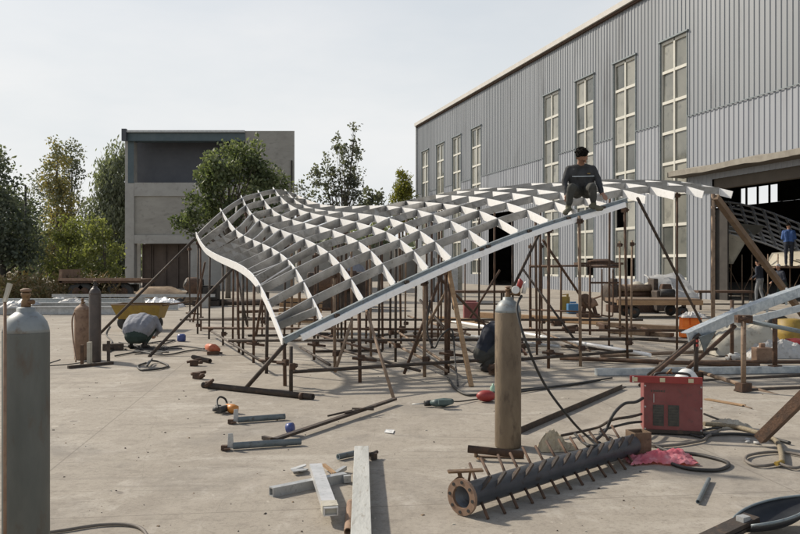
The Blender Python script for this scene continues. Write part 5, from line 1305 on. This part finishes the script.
# platform under the blue worker (part of that scaffold)
d=31.8; zf=zz(266,d)
obj('platform',MB().box((gx(795,d),d,zf-.05),(2.2,1.2,.06)),M['woodo'],t)
for x in (772,812):
    g=V((gx(x,d),d-.5,0)); obj('pole',MB().tube([g,g+V((0,0,zf-.08))],.03,7),M['rust'],t)
# ---------------------------------------------------------------- people
def capsule(mb,p,q,r1,r2,n=10):
    p=V(p);q=V(q); d=q-p; L=d.length
    if L<1e-5: mb.ell(p,(r1,r1,r1),None,n); return
    pts=[];rs=[]; dn=d/L
    for k in range(4): a=math.pi/2*(1-k/3.0); pts.append(p-dn*r1*math.sin(a)); rs.append(max(.001,r1*math.cos(a)))
    for k in range(4): a=math.pi/2*k/3.0; pts.append(q+dn*r2*math.sin(a)); rs.append(max(.001,r2*math.cos(a)))
    mb.tube(pts,rs,n)
def finalize(mb,voxel,smooth=4):
    me=bpy.data.meshes.new('tmp'); me.from_pydata([tuple(v) for v in mb.v],[],mb.f); me.update()
    o=bpy.data.objects.new('tmp',me); col.objects.link(o)
    m=o.modifiers.new('R','REMESH'); m.mode='VOXEL'; m.voxel_size=voxel
    s=o.modifiers.new('S','SMOOTH'); s.iterations=smooth; s.factor=.5
    dg=bpy.context.evaluated_depsgraph_get(); dg.update()
    nm=bpy.data.meshes.new_from_object(o.evaluated_get(dg)); bpy.data.objects.remove(o); bpy.data.meshes.remove(me)
    return nm
def segd(p,a,b):
    ab=b-a; t=max(0,min(1,(p-a).dot(ab)/max(1e-9,ab.length_squared))); return (p-(a+ab*t)).length
def person(label,J,mats,base,voxel=.012,face=(0,-1,0),headdown=0.0,hairstyle='short',cap=None,curl=.5,hands=True,sc=1.0,hs_=1.0,extra=(),crease=1.0):
    """J: joint positions; mats = (skin, top, trousers, shoes)"""
    J={k:V(v) for k,v in J.items()}; mb=MB(); bones=[]   # (a,b,material index, radius)
    def cap_(a,b,r1,r2,mi): capsule(mb,a,b,r1*sc,r2*sc); bones.append((V(a),V(b),mi,(r1+r2)/2*sc))
    f=V(face).normalized(); side=(J['sr']-J['sl']).normalized()
    chest=(J['sl']+J['sr'])/2; pel=(J['hl']+J['hr'])/2; up=(chest-pel).normalized(); spf=side.cross(up)
    if spf.dot(f)<0: spf=-spf
    for s,h in (('sl','hl'),('sr','hr')):
        sh=J[s].lerp(chest,.40)-up*.06*sc; hp=J[h].lerp(pel,.15)
        mid=sh.lerp(hp,.5)
        cap_(sh,mid,.118,.108,1); cap_(mid,hp+up*.05*sc,.108,.118,1); cap_(hp+up*.04*sc,hp,.118,.122,2)
    cap_(J['sl'].lerp(chest,.25),J['sr'].lerp(chest,.25),.072,.072,1)
    for s in ('sl','sr'): cap_(J['neck']-up*.035*sc,J[s].lerp(chest,.12)+up*.005*sc,.048,.058,1)
    cap_(chest+spf*.03*sc-up*.10*sc,chest+spf*.03*sc-up*.2*sc,.12,.11,1)
    nk=J['neck']; hd=J['head']
    cap_(chest+up*.02*sc,nk.lerp(hd,.25),.062,.056,0)
    cap_(chest+up*.0*sc,chest+up*.045*sc,.085,.072,1)   # collar
    hu=(hd-nk).normalized(); ff=(f-hu*f.dot(hu)).normalized(); ff=(ff-hu*headdown).normalized(); hu=(hu-ff*hu.dot(ff)).normalized(); hs=ff.cross(hu)
    rot=Matrix((hs,ff,hu)).transposed()
    bs=sc; sc=sc*hs_
    def hp_(x,y,z,s=sc): return hd+(hs*x+ff*y+hu*z)*s
    mb.ell(hp_(0,-.01,.02),(.077*sc,.096*sc,.105*sc),rot,16); mb.ell(hp_(0,.02,-.045),(.058*sc,.066*sc,.078*sc),rot,14)
    capsule(mb,hp_(0,.085,.018),hp_(0,.108,-.022),.009*sc,.015*sc,8); mb.ell(hp_(0,.078,-.055),(.026*sc,.014*sc,.012*sc),rot,8)
    mb.ell(hp_(0,.075,-.09),(.025*sc,.02*sc,.02*sc),rot,8); mb.ell(hp_(0,.080,.035),(.05*sc,.016*sc,.012*sc),rot,8)
    for sx in (-1,1): mb.ell(hp_(sx*.08,-.008,-.005),(.012*sc,.022*sc,.034*sc),rot,8)
    bones.append((hp_(0,0,-.06),hp_(0,0,.06),0,.09*sc)); sc=bs
    for (a,b,r1,r2,mi) in extra: cap_(V(a),V(b),r1,r2,mi)
    for s in ('l','r'):
        S,El,W=J['s'+s],J['e'+s],J['w'+s]
        cap_(S,El,.066,.050,1); cap_(El,W,.050,.036,1)
        hd_=J.get('f'+s, W+(W-El).normalized()*.1*sc)
        dv=(hd_-W).normalized()
        cap_(W-(W-El).normalized()*.01,W+dv*.03*sc,.027,.028,0)
        pn=J.get('n'+s) or V((0,0,-1)); pn=(pn-dv*pn.dot(dv)); pn=pn.normalized() if pn.length>1e-4 else dv.orthogonal().normalized(); ws=dv.cross(pn)
        for k in (-1,-.33,.33,1): cap_(W+dv*.025*sc+ws*k*.018*sc,W+dv*.085*sc+ws*k*.030*sc,.014,.012,0)
        for k,L in ((-1,.056),(-.33,.072),(.33,.078),(1,.066)):
            a=W+dv*.085*sc+ws*k*.031*sc; b=a+(dv+pn*curl*.6+ws*k*.10).normalized()*L*.55*sc; c=b+(dv*.7+pn*curl*1.3).normalized()*L*.5*sc
            cap_(a,b,.0100,.0092,0); cap_(b,c,.0092,.0078,0)
        th=(1 if s=='l' else -1)
        a=W+dv*.03*sc+ws*th*.024*sc; b=a+(dv*.5+ws*th*.9+pn*.2).normalized()*.040*sc; c=b+(dv*.9+ws*th*.2+pn*.4).normalized()*.032*sc
        cap_(a,b,.013,.0115,0); cap_(b,c,.0115,.009,0)
        Hh_,K,A_=J['h'+s],J['k'+s],J['a'+s]
        cap_(Hh_,K,.098,.068,2); m_=K.lerp(A_,.35); cap_(K,m_,.066,.064,2); cap_(m_,A_+(K-A_).normalized()*.04*sc,.064,.052,2)
        T=J['t'+s]; dt=(T-A_); dt.z=0
        dt=dt.normalized() if dt.length>1e-3 else f
        low=V((0,0,-.035))*sc
        cap_(A_,A_+low*.8,.046,.048,3); cap_(A_-dt*.045*sc+low*1.4,T-dt*.06*sc+low*1.2+V((0,0,0)),.042,.040,3); cap_(T-dt*.08*sc+low*1.3,T+low*1.5,.043,.034,3)
    me=finalize(mb,voxel)
    nrs=[v.normal.copy() for v in me.vertices]
    for v,vn in zip(me.vertices,nrs):   # cloth creases
        q=V(v.co); k=min(1.0,max(0.0,(q-hd).length/.3-.6))
        v.co=q+vn*k*sc*crease*(.010*(abs(mnoise.noise(q*9))-.2)+.006*mnoise.noise(V((q.x*22,q.y*22,q.z*9))))
    for m in mats: me.materials.append(m)
    idx=[0]*len(me.polygons)
    for p in me.polygons:
        c=p.center; best=9;bi=0
        for a,b,mi,r in bones:
            if abs(c.z-a.z)>.6: continue
            d=segd(c,a,b)-r
            if d<best: best=d;bi=mi
        idx[p.index]=bi
    me.polygons.foreach_set('material_index',idx); me.polygons.foreach_set('use_smooth',[True]*len(idx))
    base=V(base); me.transform(Matrix.Translation(-base)); me.update(); me.name='person'
    o=bpy.data.objects.new('person',me); col.objects.link(o); o.location=base; setp(o,label,'person')
    if hairstyle:
        hm=MB(); n=18; vs=[];fs=[]; rows=7
        for i in range(rows+1):
            ph=1.75*i/rows
            for j in range(n):
                t=2*math.pi*j/n; fr=math.sin(t)
                p2=ph*(.50 if fr>.5 else (1.0 if fr<0 else 1-1.0*fr))
                k=V((math.sin(p2)*math.cos(t),math.sin(p2)*math.sin(t),math.cos(p2)))
                w_=1+.07*mnoise.noise(k*6+base)+.02
                vs.append(hp_(k.x*.084*w_,-.012+k.y*.104*w_,.022+k.z*.116*w_))
        for i in range(rows):
            for j in range(n): fs.append((i*n+j,(i+1)*n+j,(i+1)*n+(j+1)%n,i*n+(j+1)%n))
        if cap is None:
            hr_=random.Random(5)
            for q in list(vs)[n:]:
                if hr_.random()<.8 and (q-hp_(0,.055,0)).dot(ff)<0:
                    d=(q-hp_(0,-.01,.0)).normalized(); mb2=hm; mb2.ell(q+d*.004,(.013*hs_,.013*hs_,.010*hs_),None,6)
        hm.add(vs,fs,0,True)
        obj('hair',hm,M['hair'] if cap is None else M[cap],o)
    em=MB()
    for sx in (-1,1): em.ell(hp_(sx*.031,.086,.012),(.012*sc,.008*sc,.007*sc),rot,8)
    obj('eyes',em,M['black'],o)
    return o,hp_,spf,side,up
# seated worker on the canopy
J=dict(hl=P(575.5,191,12.36),hr=P(588.5,191,12.36),sl=P(569,169.5,12.3),sr=P(592.5,169,12.3),neck=P(581,163,12.24),head=P(581.8,156.0,12.12),
 el=P(564.5,181.5,12.28),er=P(598.5,180.5,12.22),wl=P(566.5,194.5,12.16),wr=P(601.5,192.5,12.02),fl=P(567,199.5,12.08),fr=P(605,196.5,11.95),
 kl=P(571.5,187.5,11.96),kr=P(592,186.5,11.93),al=P(568.5,205.5,12.05),ar=P(593.5,202.5,12.02),tl=P(564.5,209,11.85),tr=P(601.5,205.0,11.86))
o,hp_,sf,sd_,up_=person('worker in dark workwear sitting on the canopy edge above the front beam',J,[M['skin'],M['cloth_char'],M['cloth_gr'],M['shoeo']],P(582,200,12.2),.009,face=(.28,-1,0),headdown=.3,hs_=1.06)
ch=(J['sl']+J['sr'])/2
mb=MB(); n=9
for k in range(n-1):
    a=-.17+.34*k/(n-1); b=-.17+.34*(k+1)/(n-1)
    f=lambda q: ch-up_*.10+sd_*q+sf*(.162-.9*q*q)
    mb.bar(f(a),f(b),.006,.012)
obj('chest_stripe',mb,M['galvblue'],o)
mb=MB(); c=ch-up_*.06+sd_*.085+sf*.150; mb.box(c,(.05,.006,.016)); obj('chest_badge',mb,M['yellow'],o)
# crouching worker, left, back to the camera
g=G(137,349); X,Y=g.x,g.y
J=dict(hl=(X-.09,Y-.02,.27),hr=(X+.09,Y-.02,.27),sl=(X-.20,Y+.28,.55),sr=(X+.24,Y+.28,.53),neck=(X+.04,Y+.42,.58),head=(X+.06,Y+.56,.50),
 el=(X-.31,Y+.30,.34),er=(X+.34,Y+.28,.33),wl=(X-.10,Y+.60,.22),wr=(X+.14,Y+.62,.20),kl=(X-.20,Y+.38,.40),kr=(X+.22,Y+.38,.40),
 al=(X-.14,Y+.06,.10),ar=(X+.12,Y+.06,.10),tl=(X-.16,Y+.26,.06),tr=(X+.14,Y+.26,.06))
person('worker in grey-blue shirt crouching with back turned beside the yellow cart',J,[M['skin'],M['cloth_bl'],M['cloth_green'],M['shoe']],(X,Y,0),.012,face=(.05,1,-.3),headdown=.5,crease=.45,extra=[((X-.09,Y+.02,.36),(X-.10,Y+.20,.46),.185,.18,1),((X+.09,Y+.02,.36),(X+.12,Y+.20,.45),.185,.18,1),((X,Y+.04,.38),(X+.02,Y+.24,.48),.20,.18,1),((X-.07,Y-.05,.235),(X+.07,Y-.05,.235),.14,.14,2)])
# crouching worker behind the brown cylinder, facing right
g=G(484,371); X,Y=g.x,g.y
J=dict(hl=(X-.03,Y+.13,.24),hr=(X-.05,Y-.12,.24),sl=(X+.12,Y+.20,.62),sr=(X+.10,Y-.20,.62),neck=(X+.21,Y,.69),head=(X+.30,Y-.01,.76),
 el=(X+.32,Y+.22,.44),er=(X+.30,Y-.24,.42),wl=(X+.50,Y+.12,.34),wr=(X+.50,Y-.12,.32),kl=(X+.36,Y+.17,.40),kr=(X+.34,Y-.18,.40),
 al=(X+.04,Y+.12,.10),ar=(X+.02,Y-.12,.10),tl=(X+.22,Y+.14,.06),tr=(X+.20,Y-.14,.06))
person('worker in navy jacket and grey trousers crouching behind the brown cylinder',J,[M['skin'],M['cloth_navy'],M['cloth_gr'],M['shoe']],(X,Y,0),.012,face=(1,-.1,-.3),headdown=.3)
def standing(x,yf,d,label,mats,face,armbend=0.0,sc=1.0,hair='short',cap=None,z0=0,crouch=0,walk=.0):
    X=gx(x,d); Y=d; f=V(face).normalized(); s=V((-f.y,f.x,0)); s=-s
    def q(a,b,z): return V((X,Y,z0))+s*a*sc+f*b*sc+V((0,0,z*sc))
    k=crouch
    J=dict(hl=q(-.10,-.05*k*4,.92-k),hr=q(.10,-.05*k*4,.92-k),sl=q(-.19,.05+k*.4,1.42-k*1.2),sr=q(.19,.05+k*.4,1.42-k*1.2),neck=q(0,.06+k*.5,1.50-k*1.2),head=q(0,.09+k*.6,1.63-k*1.25),
      el=q(-.25,.02+k*.3,1.14-k*1.2),er=q(.25,.02+k*.3,1.14-k*1.2),wl=q(-.24+armbend*.08,.10+armbend*.22+k*.5,.92+armbend*.22-k*1.2),wr=q(.24-armbend*.08,.10+armbend*.22+k*.5,.92+armbend*.2-k*1.2),
      kl=q(-.11,.03+walk*.15+k*.35,.50-k*.3),kr=q(.11,.03-walk*.05+k*.35,.50-k*.3),al=q(-.11,walk*.2,.09),ar=q(.11,-walk*.22,.09),tl=q(-.13,.17+walk*.2,.05),tr=q(.13,.17-walk*.22,.05))
    return person(label,J,mats,(X,Y,z0),.014*sc,face=face,hairstyle=hair,cap=cap,headdown=.2,sc=sc)
standing(760,303,31.6,'worker in navy shirt and faded jeans standing in the hall opening',[M['skin'],M['cloth_navy'],M['cloth_jean'],M['shoe']],(-.55,.6,0),armbend=.5,walk=.5)
standing(789,266,31.8,'worker in bright blue jacket standing high on the indoor scaffold platform',[M['skin'],M['cloth_cobalt'],M['cloth_navy'],M['shoe']],(.25,1,0),armbend=1.0,z0=zf-.018)
standing(782,303,31.0,'stooping worker with pale cap behind the leaning timber at the hall opening',[M['skin'],M['cloth_navy'],M['cloth_green'],M['shoe']],(-.9,-.2,0),armbend=.6,cap='whitesheet',crouch=.14)
